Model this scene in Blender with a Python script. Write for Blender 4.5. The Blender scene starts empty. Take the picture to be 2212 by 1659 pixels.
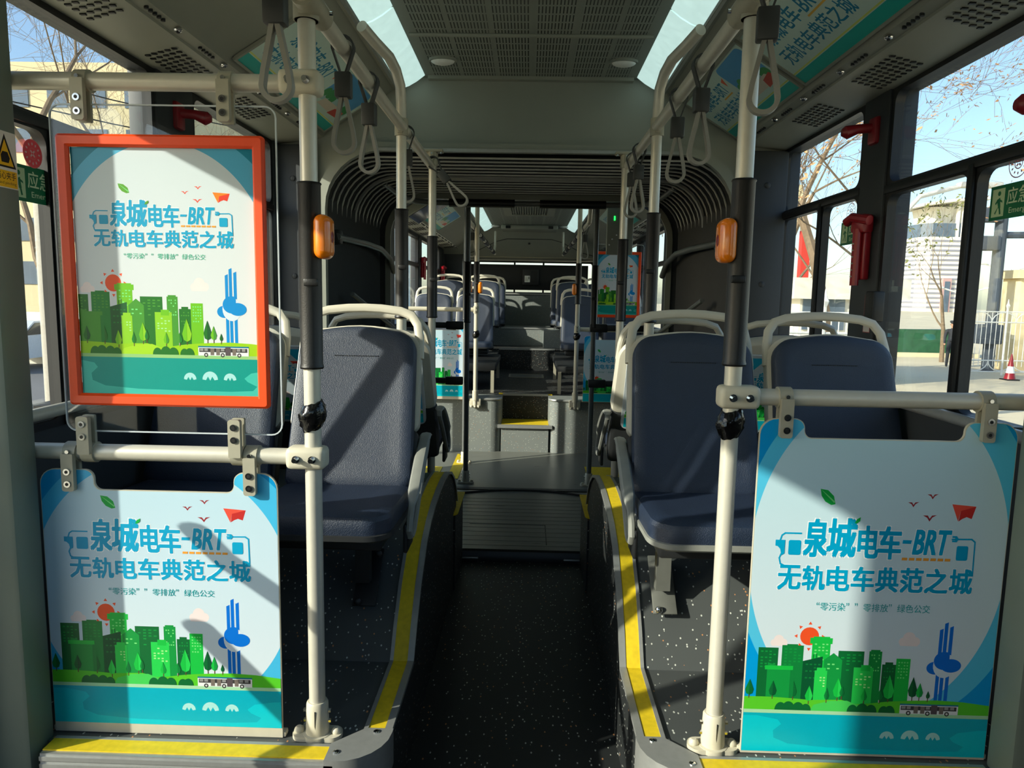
import bpy, bmesh, math, random
from mathutils import Vector, Matrix, Euler
random.seed(7)
SC = bpy.context.scene
COL = SC.collection
R = math.radians

# ------------------------------------------------------------------ camera
cam = bpy.data.cameras.new('camera'); CAM = bpy.data.objects.new('camera', cam); COL.objects.link(CAM)
cam.sensor_fit = 'HORIZONTAL'; cam.sensor_width = 36.0; cam.lens = 1534.0/2212*36; cam.clip_start = 0.02; cam.clip_end = 2000
_dy = Vector((1143-1106, 829.5-642, 1534)).normalized()          # bus axis seen in camera axes (right, up, forward)
_up = Vector((math.sin(R(1.2)), math.cos(R(1.2)), 0)); _up = (_up-_dy*_up.dot(_dy)).normalized()
_dx = _up.cross(_dy)
if _dx.x < 0: _dx = -_dx
M = Matrix(((_dx.x, _dx.y, -_dx.z), (_dy.x, _dy.y, -_dy.z), (_up.x, _up.y, -_up.z))).to_4x4()
M.translation = (0.014, 0, 1.30); CAM.matrix_world = M
SC.camera = CAM

# ------------------------------------------------------------------ sky, sun, exposure
SUN_AZ, SUN_EL = R(61), R(24)
w = bpy.data.worlds.new('sky'); SC.world = w; w.use_nodes = True
nt = w.node_tree; bg = nt.nodes['Background']
sky = nt.nodes.new('ShaderNodeTexSky'); sky.sky_type = 'NISHITA'; sky.sun_disc = False
sky.sun_elevation = R(24); sky.sun_rotation = R(180)+SUN_AZ; sky.air_density = 1.0; sky.dust_density = 1.2; sky.ozone_density = 1.6
nt.links.new(sky.outputs[0], bg.inputs[0]); bg.inputs[1].default_value = 0.32
sl = bpy.data.lights.new('sun', 'SUN'); sl.energy = 7.5; sl.angle = R(0.7); sl.color = (1.0, 0.90, 0.74)
SUN = bpy.data.objects.new('sun', sl); COL.objects.link(SUN); SUN.location = (-4, -6, 6)
_d = Vector((math.sin(SUN_AZ)*math.cos(SUN_EL), math.cos(SUN_AZ)*math.cos(SUN_EL), -math.sin(SUN_EL)))
SUN.rotation_euler = _d.to_track_quat('-Z', 'Y').to_euler()
SC.view_settings.view_transform = 'Standard'; SC.view_settings.look = 'None'
SC.view_settings.gamma = 1; SC.view_settings.use_curve_mapping = False
SC.view_settings.exposure = 0.0
SC.cycles.max_bounces = 10; SC.cycles.transparent_max_bounces = 24; SC.cycles.diffuse_bounces = 5
SC.cycles.caustics_reflective = False; SC.cycles.caustics_refractive = False; SC.cycles.use_denoising = True
SC.cycles.sample_clamp_indirect = 6

# ------------------------------------------------------------------ materials
def lin(c):
    return tuple((x/255/12.92 if x/255 <= .04045 else ((x/255+.055)/1.055)**2.4) for x in c)
_mats = {}
def mat(name, rgb, rough=.5, metal=0., var=.06, scale=30., bump=0., bscale=200., coat=0., emit=0., spec=None, ior=None):
    if name in _mats: return _mats[name]
    m = bpy.data.materials.new(name); m.use_nodes = True; t = m.node_tree; b = t.nodes['Principled BSDF']
    c = lin(rgb)
    tc = t.nodes.new('ShaderNodeTexCoord')
    n = t.nodes.new('ShaderNodeTexNoise'); n.inputs['Scale'].default_value = scale; n.inputs['Detail'].default_value = 3
    t.links.new(tc.outputs['Object'], n.inputs['Vector'])
    r = t.nodes.new('ShaderNodeValToRGB'); r.color_ramp.elements[0].position = .3; r.color_ramp.elements[1].position = .7
    r.color_ramp.elements[0].color = (*[x*(1-var) for x in c], 1); r.color_ramp.elements[1].color = (*[min(1, x*(1+var)) for x in c], 1)
    t.links.new(n.outputs[0], r.inputs[0]); t.links.new(r.outputs[0], b.inputs['Base Color'])
    b.inputs['Roughness'].default_value = rough; b.inputs['Metallic'].default_value = metal
    if ior: b.inputs['IOR'].default_value = ior
    if spec is not None: b.inputs['Specular IOR Level'].default_value = spec
    if coat: b.inputs['Coat Weight'].default_value = coat; b.inputs['Coat Roughness'].default_value = .1
    if emit: t.links.new(r.outputs[0], b.inputs['Emission Color']); b.inputs['Emission Strength'].default_value = emit
    if bump:
        n2 = t.nodes.new('ShaderNodeTexNoise'); n2.inputs['Scale'].default_value = bscale; n2.inputs['Detail'].default_value = 2
        t.links.new(tc.outputs['Object'], n2.inputs['Vector'])
        bp = t.nodes.new('ShaderNodeBump'); bp.inputs['Strength'].default_value = bump; bp.inputs['Distance'].default_value = .002
        t.links.new(n2.outputs[0], bp.inputs['Height']); t.links.new(bp.outputs[0], b.inputs['Normal'])
    _mats[name] = m; return m

class NB:                                                      # small node-graph helper
    def __init__(s, m): s.t = m.node_tree
    def v(s, x): return x
    def math(s, op, a, b=None, c=None):
        n = s.t.nodes.new('ShaderNodeMath'); n.operation = op
        for i, x in enumerate((a, b, c)):
            if x is None: continue
            if isinstance(x, (int, float)): n.inputs[i].default_value = x
            else: s.t.links.new(x, n.inputs[i])
        return n.outputs[0]
    def mix(s, f, a, b):
        n = s.t.nodes.new('ShaderNodeMix'); n.data_type = 'RGBA'
        for i, x in ((0, f), (6, a), (7, b)):
            if isinstance(x, (int, float)): n.inputs[i].default_value = x
            elif isinstance(x, tuple): n.inputs[i].default_value = (*x, 1)
            else: s.t.links.new(x, n.inputs[i])
        return n.outputs[2]
    def xyz(s):
        tc = s.t.nodes.new('ShaderNodeTexCoord'); sp = s.t.nodes.new('ShaderNodeSeparateXYZ')
        s.t.links.new(tc.outputs['Object'], sp.inputs[0]); return sp.outputs
    def noise(s, scale, vec=None, detail=3, stretch=None):
        tc = s.t.nodes.new('ShaderNodeTexCoord'); n = s.t.nodes.new('ShaderNodeTexNoise')
        n.inputs['Scale'].default_value = scale; n.inputs['Detail'].default_value = detail
        src = tc.outputs['Object']
        if stretch:
            mp = s.t.nodes.new('ShaderNodeMapping'); mp.inputs['Scale'].default_value = stretch
            s.t.links.new(src, mp.inputs[0]); src = mp.outputs[0]
        s.t.links.new(src, n.inputs['Vector']); return n.outputs[0]

def new_mat(name):
    m = bpy.data.materials.new(name); m.use_nodes = True; _mats[name] = m
    return m, NB(m), m.node_tree.nodes['Principled BSDF']

def speck_mat(name, rgb, rough=.5):                             # vinyl with pale and orange flecks
    m, g, b = new_mat(name); t = m.node_tree
    tc = t.nodes.new('ShaderNodeTexCoord'); mp = t.nodes.new('ShaderNodeMapping'); mp.inputs['Scale'].default_value = (80, 44, 80)
    mp.inputs['Rotation'].default_value = (.4, .3, .7)
    t.links.new(tc.outputs['Object'], mp.inputs[0])
    vo = t.nodes.new('ShaderNodeTexVoronoi'); vo.inputs['Scale'].default_value = 1; t.links.new(mp.outputs[0], vo.inputs['Vector'])
    sc_ = t.nodes.new('ShaderNodeSeparateColor'); t.links.new(vo.outputs['Color'], sc_.inputs[0])
    near = g.math('LESS_THAN', vo.outputs['Distance'], .19)
    pick = g.math('GREATER_THAN', sc_.outputs[0], .4)
    f = g.math('MULTIPLY', near, pick)
    fl = g.mix(g.math('GREATER_THAN', sc_.outputs[1], .8), lin((205, 208, 200)), lin((200, 140, 90)))
    c = lin(rgb); base = g.mix(g.noise(3.0), tuple(x*.85 for x in c), tuple(x*1.15 for x in c))
    t.links.new(g.mix(f, base, fl), b.inputs['Base Color']); b.inputs['Roughness'].default_value = rough
    return m

def glass_mat(name, tint=(1, 1, 1), refl=.05, rough=.0):
    m = bpy.data.materials.new(name); m.use_nodes = True; t = m.node_tree; t.nodes.clear(); g = NB(m)
    o = t.nodes.new('ShaderNodeOutputMaterial'); mx = t.nodes.new('ShaderNodeMixShader')
    tr = t.nodes.new('ShaderNodeBsdfTransparent'); tr.inputs[0].default_value = (*tint, 1)
    gl = t.nodes.new('ShaderNodeBsdfGlossy'); gl.inputs['Roughness'].default_value = rough
    fr = t.nodes.new('ShaderNodeLayerWeight'); fr.inputs[0].default_value = .25
    f = g.math('MULTIPLY_ADD', fr.outputs['Fresnel'], refl*3, refl*.5)
    sm = g.noise(2.2)
    tcol = g.mix(sm, tuple(x*.95 for x in tint), tint); t.links.new(tcol, tr.inputs[0])
    t.links.new(f, mx.inputs[0]); t.links.new(tr.outputs[0], mx.inputs[1]); t.links.new(gl.outputs[0], mx.inputs[2]); t.links.new(mx.outputs[0], o.inputs[0])
    _mats[name] = m; return m

M_glass = glass_mat('window glass', (.93, .97, .97), .05)
M_acryl = glass_mat('clear acrylic', (.95, .97, .98), .07, .02)
M_acryl_edge = mat('acrylic edge', (205, 214, 220), .12, 0, spec=.8)
M_ceil = mat('moulded ceiling plastic', (146, 150, 140), .55, 0, .03, 6)
M_coving = mat('coving plastic', (150, 152, 140), .5, 0, .03, 5)
M_wall = mat('charcoal wall panel', (52, 56, 60), .55, 0, .05, 10)
M_frame = mat('black window rubber', (17, 18, 20), .45)
M_alu = mat('brushed aluminium', (168, 170, 168), .35, .45, .05, 60)
M_tube = mat('satin aluminium tube', (212, 208, 194), .38, .25, .03, 40)
M_cream = mat('cream powder coat', (206, 200, 180), .42, 0, .03, 40)
M_clamp = mat('grey cast clamp', (172, 168, 150), .45, .1, .03, 60)
M_chrome = mat('chrome', (215, 215, 215), .15, 1.)
M_foam = mat('black rubber sleeve', (20, 20, 21), .42, 0, .1, 80, bump=.15, bscale=300)
M_dark = mat('dark painted steel', (34, 36, 38), .45, .1)
M_black = mat('matt black', (12, 12, 13), .5)
M_screen = mat('black glass screen', (6, 7, 8), .08)
M_navy = mat('navy leather', (26, 40, 62), .48, 0, .05, 20, bump=.6, bscale=380, spec=.8)
M_shell = mat('cream seat shell', (205, 200, 184), .42, 0, .02, 20)
M_shelldark = mat('charcoal seat shell', (44, 46, 48), .5)
M_arm = mat('grey armrest plastic', (140, 142, 136), .4)
M_orange = mat('orange button plastic', (240, 128, 12), .25, 0, .03, coat=.5)
M_red = mat('red plastic', (150, 22, 34), .35)
M_redbtn = mat('dark red button', (130, 30, 25), .35)
M_yellow = mat('yellow anti-slip tape', (226, 196, 30), .6, 0, .1, 60)
M_oframe = mat('orange frame plastic', (246, 76, 14), .38, 0, .02)
M_specks = speck_mat('speckled charcoal vinyl', (78, 82, 82), .42)
M_specks_dark = speck_mat('speckled black vinyl', (40, 43, 44), .5)
M_specks_grey = speck_mat('speckled grey vinyl', (128, 134, 132), .5)
M_strap = mat('grey strap plastic', (150, 148, 140), .45)
M_block = mat('strap block', (58, 60, 60), .5)
M_ads = mat('ad paper', (214, 232, 226), .35)
M_white = mat('white print', (232, 234, 230), .45)
M_tape = mat('shiny black tape', (14, 14, 15), .18, bump=1.0, bscale=60)
M_stone = mat('concrete yard', (228, 212, 176), .8, 0, .08, .3)
M_asph = mat('asphalt', (120, 118, 116), .85, 0, .12, .4)
M_pillar = mat('grey green post paint', (112, 122, 112), .5, 0, .04, 8)
M_lamp = mat('led diffuser', (205, 238, 232), .3, emit=.8)

def ceiling_mat():
    m, g, b = new_mat('perforated ceiling panel'); x, y, z = g.xyz(); t = m.node_tree
    fx = g.math('FRACT', g.math('DIVIDE', g.math('ADD', x, 10), .0125)); fy = g.math('FRACT', g.math('DIVIDE', g.math('ADD', y, 10), .075))
    gx = g.math('FRACT', g.math('DIVIDE', g.math('ADD', x, 10.08), .16))
    s = g.math('MULTIPLY', g.math('LESS_THAN', fx, .36), g.math('LESS_THAN', fy, .82))
    s = g.math('MULTIPLY', s, g.math('GREATER_THAN', gx, .12))
    s = g.math('MULTIPLY', s, g.math('LESS_THAN', g.math('ABSOLUTE', x), .44))
    c = lin((140, 146, 138)); t.links.new(g.mix(s, c, lin((52, 58, 54))), b.inputs['Base Color']); b.inputs['Roughness'].default_value = .5
    return m
M_perf = ceiling_mat()

def metalfloor_mat():
    m, g, b = new_mat('worn turntable plate'); t = m.node_tree
    n = g.noise(6, stretch=(.6, 8, 1)); r = g.math('MULTIPLY_ADD', n, .35, .18)
    t.links.new(g.mix(n, lin((92, 94, 90)), lin((140, 142, 134))), b.inputs['Base Color']); t.links.new(r, b.inputs['Roughness'])
    b.inputs['Metallic'].default_value = .15
    return m
M_plate = metalfloor_mat()

# ------------------------------------------------------------------ mesh builder
class MB:
    def __init__(s): s.v = []; s.f = []; s.m = []; s.mats = []
    def mi(s, m):
        if m is None: return 0
        if m not in s.mats: s.mats.append(m)
        return s.mats.index(m)
    def add(s, vs, fs, m=None, xf=None):
        o = len(s.v); k = s.mi(m)
        for p in vs:
            p = Vector(p)
            s.v.append(tuple(xf @ p) if xf else tuple(p))
        for f in fs: s.f.append(tuple(i+o for i in f)); s.m.append(k)
        return s
    def box(s, c, d, m=None, xf=None, bev=0, seg=2):
        bm = bmesh.new(); bmesh.ops.create_cube(bm, size=1)
        for q in bm.verts: q.co = Vector((q.co.x*d[0]+c[0], q.co.y*d[1]+c[1], q.co.z*d[2]+c[2]))
        if bev: bmesh.ops.bevel(bm, geom=bm.edges[:], offset=min(bev, .49*min(d)), segments=seg, affect='EDGES', profile=.5)
        bm.verts.index_update(); vs = [q.co.copy() for q in bm.verts]; fs = [[q.index for q in f.verts] for f in bm.faces]; bm.free()
        return s.add(vs, fs, m, xf)
    def bx(s, x0, x1, y0, y1, z0, z1, m=None, bev=0, xf=None): return s.box(((x0+x1)/2, (y0+y1)/2, (z0+z1)/2), (abs(x1-x0), abs(y1-y0), abs(z1-z0)), m, xf, bev)
    def tube(s, pts, r, n=12, m=None, closed=False, flat=1., xf=None, cap=True):
        pts = [Vector(p) for p in pts]; N = len(pts); vs = []; fs = []
        rr = r if isinstance(r, (list, tuple)) else [r]*N
        ref = None
        for i, p in enumerate(pts):
            if closed: d = pts[(i+1) % N]-pts[i-1]
            else: d = pts[min(i+1, N-1)]-pts[max(i-1, 0)]
            d.normalize()
            if ref is None:
                ref = Vector((0, 0, 1)) if abs(d.z) < .9 else Vector((1, 0, 0))
            a = ref-d*ref.dot(d)
            if a.length < 1e-4: a = d.orthogonal()
            a.normalize(); b = d.cross(a); ref = a
            for k in range(n):
                t = 2*math.pi*k/n; vs.append(p+a*math.cos(t)*rr[i]+b*math.sin(t)*rr[i]*flat)
        L = N if closed else N-1
        for i in range(L):
            j = (i+1) % N
            for k in range(n): fs.append((i*n+k, i*n+(k+1) % n, j*n+(k+1) % n, j*n+k))
        if not closed and cap: fs.append(tuple(range(n))[::-1]); fs.append(tuple((N-1)*n+k for k in range(n)))
        return s.add(vs, fs, m, xf)
    def cyl(s, a, b, r, n=16, m=None, xf=None): return s.tube([a, b], r, n, m, xf=xf)
    def prism(s, poly, fn, d, m=None, xf=None):                 # poly 2-D, fn(u,v,t) -> 3-D, t in 0..d
        n = len(poly); vs = [fn(u, v, 0) for u, v in poly]+[fn(u, v, d) for u, v in poly]
        fs = [tuple(range(n))[::-1], tuple(range(n, 2*n))]+[(i, (i+1) % n, n+(i+1) % n, n+i) for i in range(n)]
        return s.add(vs, fs, m, xf)
    def rings(s, rings, m=None, xf=None, capa=True, capb=True):
        n = len(rings[0]); vs = [p for r in rings for p in r]; fs = []
        for i in range(len(rings)-1):
            for k in range(n): fs.append((i*n+k, i*n+(k+1) % n, (i+1)*n+(k+1) % n, (i+1)*n+k))
        if capa: fs.append(tuple(range(n))[::-1])
        if capb: fs.append(tuple((len(rings)-1)*n+k for k in range(n)))
        return s.add(vs, fs, m, xf)
    def sphere(s, c, r, m=None, n=12, xf=None):
        r = r if isinstance(r, (tuple, list)) else (r, r, r); rg = []
        for i in range(1, n):
            ph = math.pi*i/n
            rg.append([(c[0]+r[0]*math.sin(ph)*math.cos(2*math.pi*k/(2*n)), c[1]+r[1]*math.sin(ph)*math.sin(2*math.pi*k/(2*n)), c[2]+r[2]*math.cos(ph)) for k in range(2*n)])
        return s.rings(rg, m, xf)
    def frame(s, o, i, fn, d, m=None):                          # ring plate between two loops of equal length
        n = len(o); vs = [fn(u, v, 0) for u, v in o]+[fn(u, v, 0) for u, v in i]+[fn(u, v, d) for u, v in o]+[fn(u, v, d) for u, v in i]; fs = []
        for k in range(n):
            j = (k+1) % n
            fs += [(k, j, n+j, n+k), (2*n+j, 2*n+k, 3*n+k, 3*n+j), (j, k, 2*n+k, 2*n+j), (n+k, n+j, 3*n+j, 3*n+k)]
        return s.add(vs, fs, m)
    def build(s, name, m=None, parent=None, smooth=True, world=False, recalc=True):
        me = bpy.data.meshes.new(name)
        off = Vector(parent.location) if (world and parent) else Vector()
        me.from_pydata([tuple(Vector(p)-off) for p in s.v], [], s.f)
        mats = s.mats or [m]
        for q in mats: me.materials.append(q or m)
        if s.mats: me.polygons.foreach_set('material_index', s.m)
        if recalc:
            bm = bmesh.new(); bm.from_mesh(me); bmesh.ops.recalc_face_normals(bm, faces=bm.faces[:]); bm.to_mesh(me); bm.free()
        if smooth:
            me.shade_smooth(); me.set_sharp_from_angle(angle=R(35))
        me.update()
        o = bpy.data.objects.new(name, me); COL.objects.link(o)
        if parent: o.parent = parent
        return o

def rrect(x0, x1, y0, y1, r, n=5):
    p = []
    rs = r if isinstance(r, (tuple, list)) else (r,)*4           # bl br tr tl
    for (cx, cy, a, q) in ((x0+rs[0], y0+rs[0], 180, rs[0]), (x1-rs[1], y0+rs[1], 270, rs[1]), (x1-rs[2], y1-rs[2], 0, rs[2]), (x0+rs[3], y1-rs[3], 90, rs[3])):
        for k in range(n+1):
            t = R(a+90*k/n); p.append((cx+q*math.cos(t), cy+q*math.sin(t)))
    return p
XZ = lambda y: (lambda u, v, t: (u, y+t, v))
YZ = lambda x: (lambda u, v, t: (x+t, u, v))
XY = lambda z: (lambda u, v, t: (u, v, z+t))

def thing(name, label, cat, loc=(0, 0, 0), rz=0, group=None):
    o = bpy.data.objects.new(name, None); COL.objects.link(o); o.location = loc; o.rotation_euler = (0, 0, rz); o.empty_display_size = .1
    return tag(o, label, cat, group)
def tag(o, label, cat, group=None, kind=None):
    o['label'] = label; o['category'] = cat
    if group: o['group'] = group
    if kind: o['kind'] = kind
    return o
def struct(o, label=None, cat=None):
    o['kind'] = 'structure'
    if label: o['label'] = label; o['category'] = cat or 'wall'
    return o
KIDS = {}
def dup(root, loc, rz=0, label=None, group=None, scale=None):
    def cp(o, par):
        c = o.copy(); COL.objects.link(c)
        if par: c.parent = par
        for k in [q for q in o.children]: cp(k, c)
        return c
    r = cp(root, None); r.location = loc; r.rotation_euler = (0, 0, rz)
    if label: r['label'] = label
    if group: r['group'] = group
    if scale: r.scale = scale
    return r

# ------------------------------------------------------------------ the bus body
GY0, GY1 = 3.47, 4.68                                            # gangway
fl = MB(); fl.bx(-1.19, 1.19, -.6, 1.5, -.06, 0, M_specks_dark); fl.bx(-.31, .31, 1.5, 3.38, -.06, 0, M_specks_dark)
struct(fl.build('floor'), 'speckled black vinyl floor of the front aisle', 'floor')
# side walls
def wall(name, s, pillars, y0, y1, low=1.0, head=1.99):
    m = MB()
    m.bx(s*1.19, s*1.27, y0, y1, -.85, low, M_wall); m.bx(s*1.19, s*1.27, y0, y1, head, 2.42, M_wall)
    for a, b in pillars: m.bx(s*1.175, s*1.27, a, b, low-.02, head+.01, M_wall, bev=.008)
    return m
m = wall('wall_left', -1, [(2.31, 2.56), (3.345, 3.47)], 1.40, 3.47); m.bx(-1.27, -1.19, -.6, 1.40, -.85, .12, M_wall); m.bx(-1.27, -1.19, -.6, 1.40, 1.85, 2.42, M_wall)
m.bx(-1.27, -1.19, -.6, -.45, 0, 2.1, M_wall); m.bx(-1.27, -1.19, .15, .40, 0, 1.9, M_wall); m.bx(-1.27, -1.19, -.45, .15, 0, .97, M_wall); m.bx(-1.27, -1.19, -.45, .15, 1.69, 1.9, M_wall)
struct(m.build('wall_left'), 'charcoal left side wall with window pillars in the front section', 'wall')
m = wall('wall_right', 1, [(2.435, 2.615), (3.445, 3.47), (.8, 1.0), (-.6, -.4)], -.6, 3.47)
struct(m.build('wall_right'), 'charcoal right side wall with window pillars in the front section', 'wall')
for s, nm in ((-1, 'wall_left_rear'), (1, 'wall_right_rear')):
    m = wall(nm, s, [(4.68, 4.95), (6.1, 6.3), (7.7, 7.9), (9.5, 10.3)], 4.68, 10.35, low=1.02, head=1.92)
    if s < 0: m = wall(nm, s, [(4.68, 4.95), (7.7, 7.9), (9.5, 10.3)], 6.1, 10.35, low=1.02, head=1.92); m.bx(-1.27, -1.175, 4.68, 4.95, -.85, 2.4, M_wall); m.bx(-1.27, -1.175, 6.08, 6.3, -.85, 2.4, M_wall); m.bx(-1.27, -1.19, 4.9, 6.1, -.85, .0, M_wall); m.bx(-1.27, -1.19, 4.9, 6.1, 1.92, 2.42, M_wall)
    struct(m.build(nm), 'charcoal %s side wall behind the gangway' % ('left' if s < 0 else 'right'), 'wall')
m = MB(); m.bx(-1.27, 1.27, -.66, -.58, -.85, .95, M_wall); m.bx(-1.27, 1.27, -.66, -.58, 1.72, 2.42, M_wall); m.bx(-.03, .03, -.66, -.58, .7, 2.05, M_wall)  # unseen front wall; windscreen opening kept low to cut light from the front
struct(m.build('wall_front'), 'front wall under and over the windscreen', 'wall')
# roof and ceiling
m = MB(); m.bx(-1.27, 1.27, -.66, 3.47, 2.36, 2.42, M_ceil); m.bx(-.495, .495, -.6, 3.42, 2.3, 2.32, M_perf)
for s in (-1, 1):
    m.bx(s*.475, s*.60, -.6, 3.42, 2.31, 2.36, M_ceil)
for y in (.7, 1.35, 2.1, 2.865): m.tube([(-.468, y, 2.296), (.468, y, 2.296)], .009, 8, M_ceil)
m.bx(-.47, .47, 3.385, 3.42, 2.285, 2.31, M_ceil)
struct(m.build('ceiling'), 'perforated grey ceiling panel between the two light strips', 'ceiling')
m = MB(); m.bx(-1.27, 1.27, 4.68, 10.35, 2.30, 2.38, M_ceil); m.bx(-.49, .49, 4.78, 9.7, 2.21, 2.23, M_perf)
for s in (-1, 1): m.bx(s*.49, s*1.2, 4.75, 10.3, 2.24, 2.26, M_ceil)
struct(m.build('ceiling_rear'), 'grey ceiling of the rear section beyond the gangway', 'ceiling')

def coving(name, s, y0, y1, dz, label, ads=True):
    m = MB()
    pr = [(.60, 2.236), (.632, 2.243), (.70, 2.20), (.955, 2.045), (.965, 2.026), (1.0, 2.018), (1.003, 2.012), (1.19, 1.992), (1.19, 2.03), (.98, 2.06), (.62, 2.275)]
    pr = [(x, z+dz*(1 if x < 1 else .7)) for x, z in pr]
    m.prism(pr, lambda u, v, t: (s*u, y0+t, v), y1-y0, M_coving)
    # rows of oblong vent holes along the outer strip
    yy = y0+.16
    while yy < y1-.3:
        for r_ in range(9):
            for c in range(5):
                u = 1.035+c*.024; z = 2.0095-(u-1.003)*.107+dz*.7; y = yy+r_*.03+c*.008
                m.bx(s*u, s*(u+.015), y, y+.009, z-.0022, z+.001, M_black)
        yy += .52
    yy = y0+.1
    while yy < y1-.15:                                           # rows of five holes in the lip above the windows
        for c in range(5): m.cyl((s*.982, yy+c*.021, 2.024+dz), (s*.982, yy+c*.021, 2.016+dz), .006, 10, M_black)
        yy += .3
    o = struct(m.build(name), label, 'trim')
    y = y0+.25; k = 0
    while y < y1-.05:
        q = MB(); q.sphere((s*.974, y, 2.017+dz), (.012, .012, .006), M_chrome, 6); q.cyl((s*.974, y, 2.013+dz), (s*.974, y, 2.009+dz), .005, 6, M_dark)
        q.build('screw', M_chrome, o); y += .3
    return o
coving('trim_1', -1, -.6, 3.42, 0, 'sloping grey coving above the left front windows')
coving('trim_2', 1, -.6, 3.42, 0, 'sloping grey coving above the right front windows')
coving('trim_3', -1, 4.78, 10.2, -.07, 'sloping grey coving above the left rear windows')
coving('trim_4', 1, 4.78, 10.2, -.07, 'sloping grey coving above the right rear windows')

# bulkheads at both ends of the gangway
def arch(hw, top, r, bot=0.0, n=8): return rrect(-hw, hw, bot, top, (.001, .001, r, r), n)
m = MB(); m.frame(rrect(-1.185, 1.185, -.04, 2.4, .0005, 8), arch(.965, 1.972, .27), XZ(3.42), .05, M_ceil)
o = struct(m.build('wall_bulkhead'), 'pale grey bulkhead with rounded arch into the gangway', 'wall')
m = MB(); m.frame(arch(1.0, 2.003, .30), arch(.955, 1.965, .265), XZ(3.395), .03, M_ceil); m.bx(-.70, .70, 3.383, 3.396, 1.962, 1.976, M_alu); m.build('arch_moulding', M_ceil, o)
for s in (-1, 1):
    q = MB(); q.bx(s*1.0, s*1.19, 3.38, 3.42, .3, 1.985, M_wall, bev=.006)
    for z in (.62, 1.0, 1.38, 1.83): q.sphere((s*1.10, 3.379, z), (.014, .006, .014), M_wall, 6)
    q.build('side_panel', M_wall, o)
m = MB(); m.frame(rrect(-1.26, 1.26, -.04, 2.36, .0005, 8), arch(.90, 1.925, .25), XZ(4.69), .06, M_wall)
m.frame(arch(.93, 1.955, .27), arch(.895, 1.92, .245), XZ(4.675), .02, M_ceil)
struct(m.build('wall_bulkhead_rear'), 'dark bulkhead with arch at far end of the gangway', 'wall')

# foreground door posts
for s, nm in ((-1, 'trim_5'), (1, 'trim_6')):
    m = MB(); m.bx(s*1.075, s*1.2, 1.445, 1.53, 0, 2.03, M_pillar, bev=.012)
    struct(m.build(nm), 'grey green post at the %s edge of the view' % ('left' if s < 0 else 'right'), 'post')

# windows
WN = [0]
def window(s, y0, y1, z0, z1, zbar=None, mull=None, label=''):
    WN[0] += 1
    fr = MB(); panes = []
    def ring(a, b, c, d, ins=.02, r=.035):
        fr.frame(rrect(a, b, c, d, .0005, 5), rrect(a+ins, b-ins, c+ins, d-ins, r, 5), lambda u, v, t: (s*(1.183+t), u, v), .03, M_frame)
        panes.append((a+ins*.5, b-ins*.5, c+ins*.5, d-ins*.5))
    if zbar:
        ring(y0, y1, zbar, z1)
        ys = [y0, mull, y1] if mull else [y0, y1]
        for a, b in zip(ys, ys[1:]): ring(a, b, z0, zbar)
        fr.bx(s*1.175, s*1.2, y0, y1, zbar-.014, zbar+.014, M_frame, bev=.005)
        if mull: fr.bx(s*1.172, s*1.19, mull-.013, mull+.013, z0, zbar, M_frame, bev=.004)
    else: ring(y0, y1, z0, z1)
    o = struct(fr.build('window_%d' % WN[0]), label, 'window')
    for a, b, c, d in panes:
        q = MB(); q.bx(s*1.196, s*1.201, a, b, c, d, M_glass); q.build('pane', M_glass, o)
    return o
window(-1, 1.45, 2.31, .95, 1.995, 1.70, 1.80, 'left front window beside the post with stickers on its glass')
window(-1, 2.56, 3.345, .985, 1.995, 1.69, 2.95, 'left window just before the gangway')
window(-1, -.45, .15, .95, 1.70, None, None, 'left window ahead of the front door')
WN[0] += 1; fr = MB()
for a, b in ((.40, .88), (.88, 1.39)): fr.frame(rrect(a, b, .12, 1.86, .0005, 5), rrect(a+.035, b-(.035 if b < 1 else .015), .17, 1.83, .05, 5), lambda u, v, t: (-1.215+t, u, v), .03, M_frame)
o = struct(fr.build('door_1'), 'left front folding door with two glazed leaves', 'door')
for a, b in ((.40, .88), (.88, 1.39)): q = MB(); q.bx(-1.205, -1.2, a+.02, b-.02, .15, 1.85, M_glass); q.build('pane', M_glass, o)
for (ya, za), (yb, zb) in (((.95, .41), (1.27, .71)), ((.95, .83), (1.27, .94))):
    q = MB(); q.tube([(-1.17, ya-.03, za-.06), (-1.14, ya, za), (-1.14, yb, zb), (-1.17, yb+.02, zb+.05)], .022, 10, M_tube); q.build('door_handrail', M_tube, o)
window(1, 1.0, 2.435, .99, 1.998, 1.672, 1.962, 'right front window with exit sign on its glass')
window(1, 2.615, 3.445, .99, 1.998, 1.695, 2.955, 'right window just before the gangway')
window(1, -.4, .8, .99, 1.998, None, None, 'right driver side window')
for s in (-1, 1):
    for a, b in ((4.95, 6.1), (6.3, 7.7), (7.9, 9.5)):
        if s < 0 and a < 5: continue
        window(s, a, b, 1.02, 1.925, 1.62, (a+b)/2, '%s rear window, %s' % ('left' if s < 0 else 'right', {4.95: 'nearest the gangway', 6.3: 'in the middle of the rear section', 7.9: 'furthest back'}[a]))
fr = MB()
for a, b in ((4.95, 5.515), (5.515, 6.08)): fr.frame(rrect(a, b, .0, 1.92, .0005, 5), rrect(a+.03, b-.03, .06, 1.88, .05, 5), lambda u, v, t: (-1.215+t, u, v), .03, M_frame)
o = struct(fr.build('door_2'), 'left rear folding door just past the gangway', 'door')
for a, b in ((4.95, 5.515), (5.515, 6.08)): q = MB(); q.bx(-1.205, -1.2, a+.02, b-.02, .04, 1.9, M_glass); q.build('pane', M_glass, o)
m = MB(); m.bx(.45, 1.185, .02, .06, 0, 2.0, M_wall, bev=.01); struct(m.build('wall_light_block'), 'dark partition added out of view at the front right to block windscreen light', 'wall')  # unseen partition, added to keep windscreen light off the right seats
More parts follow.
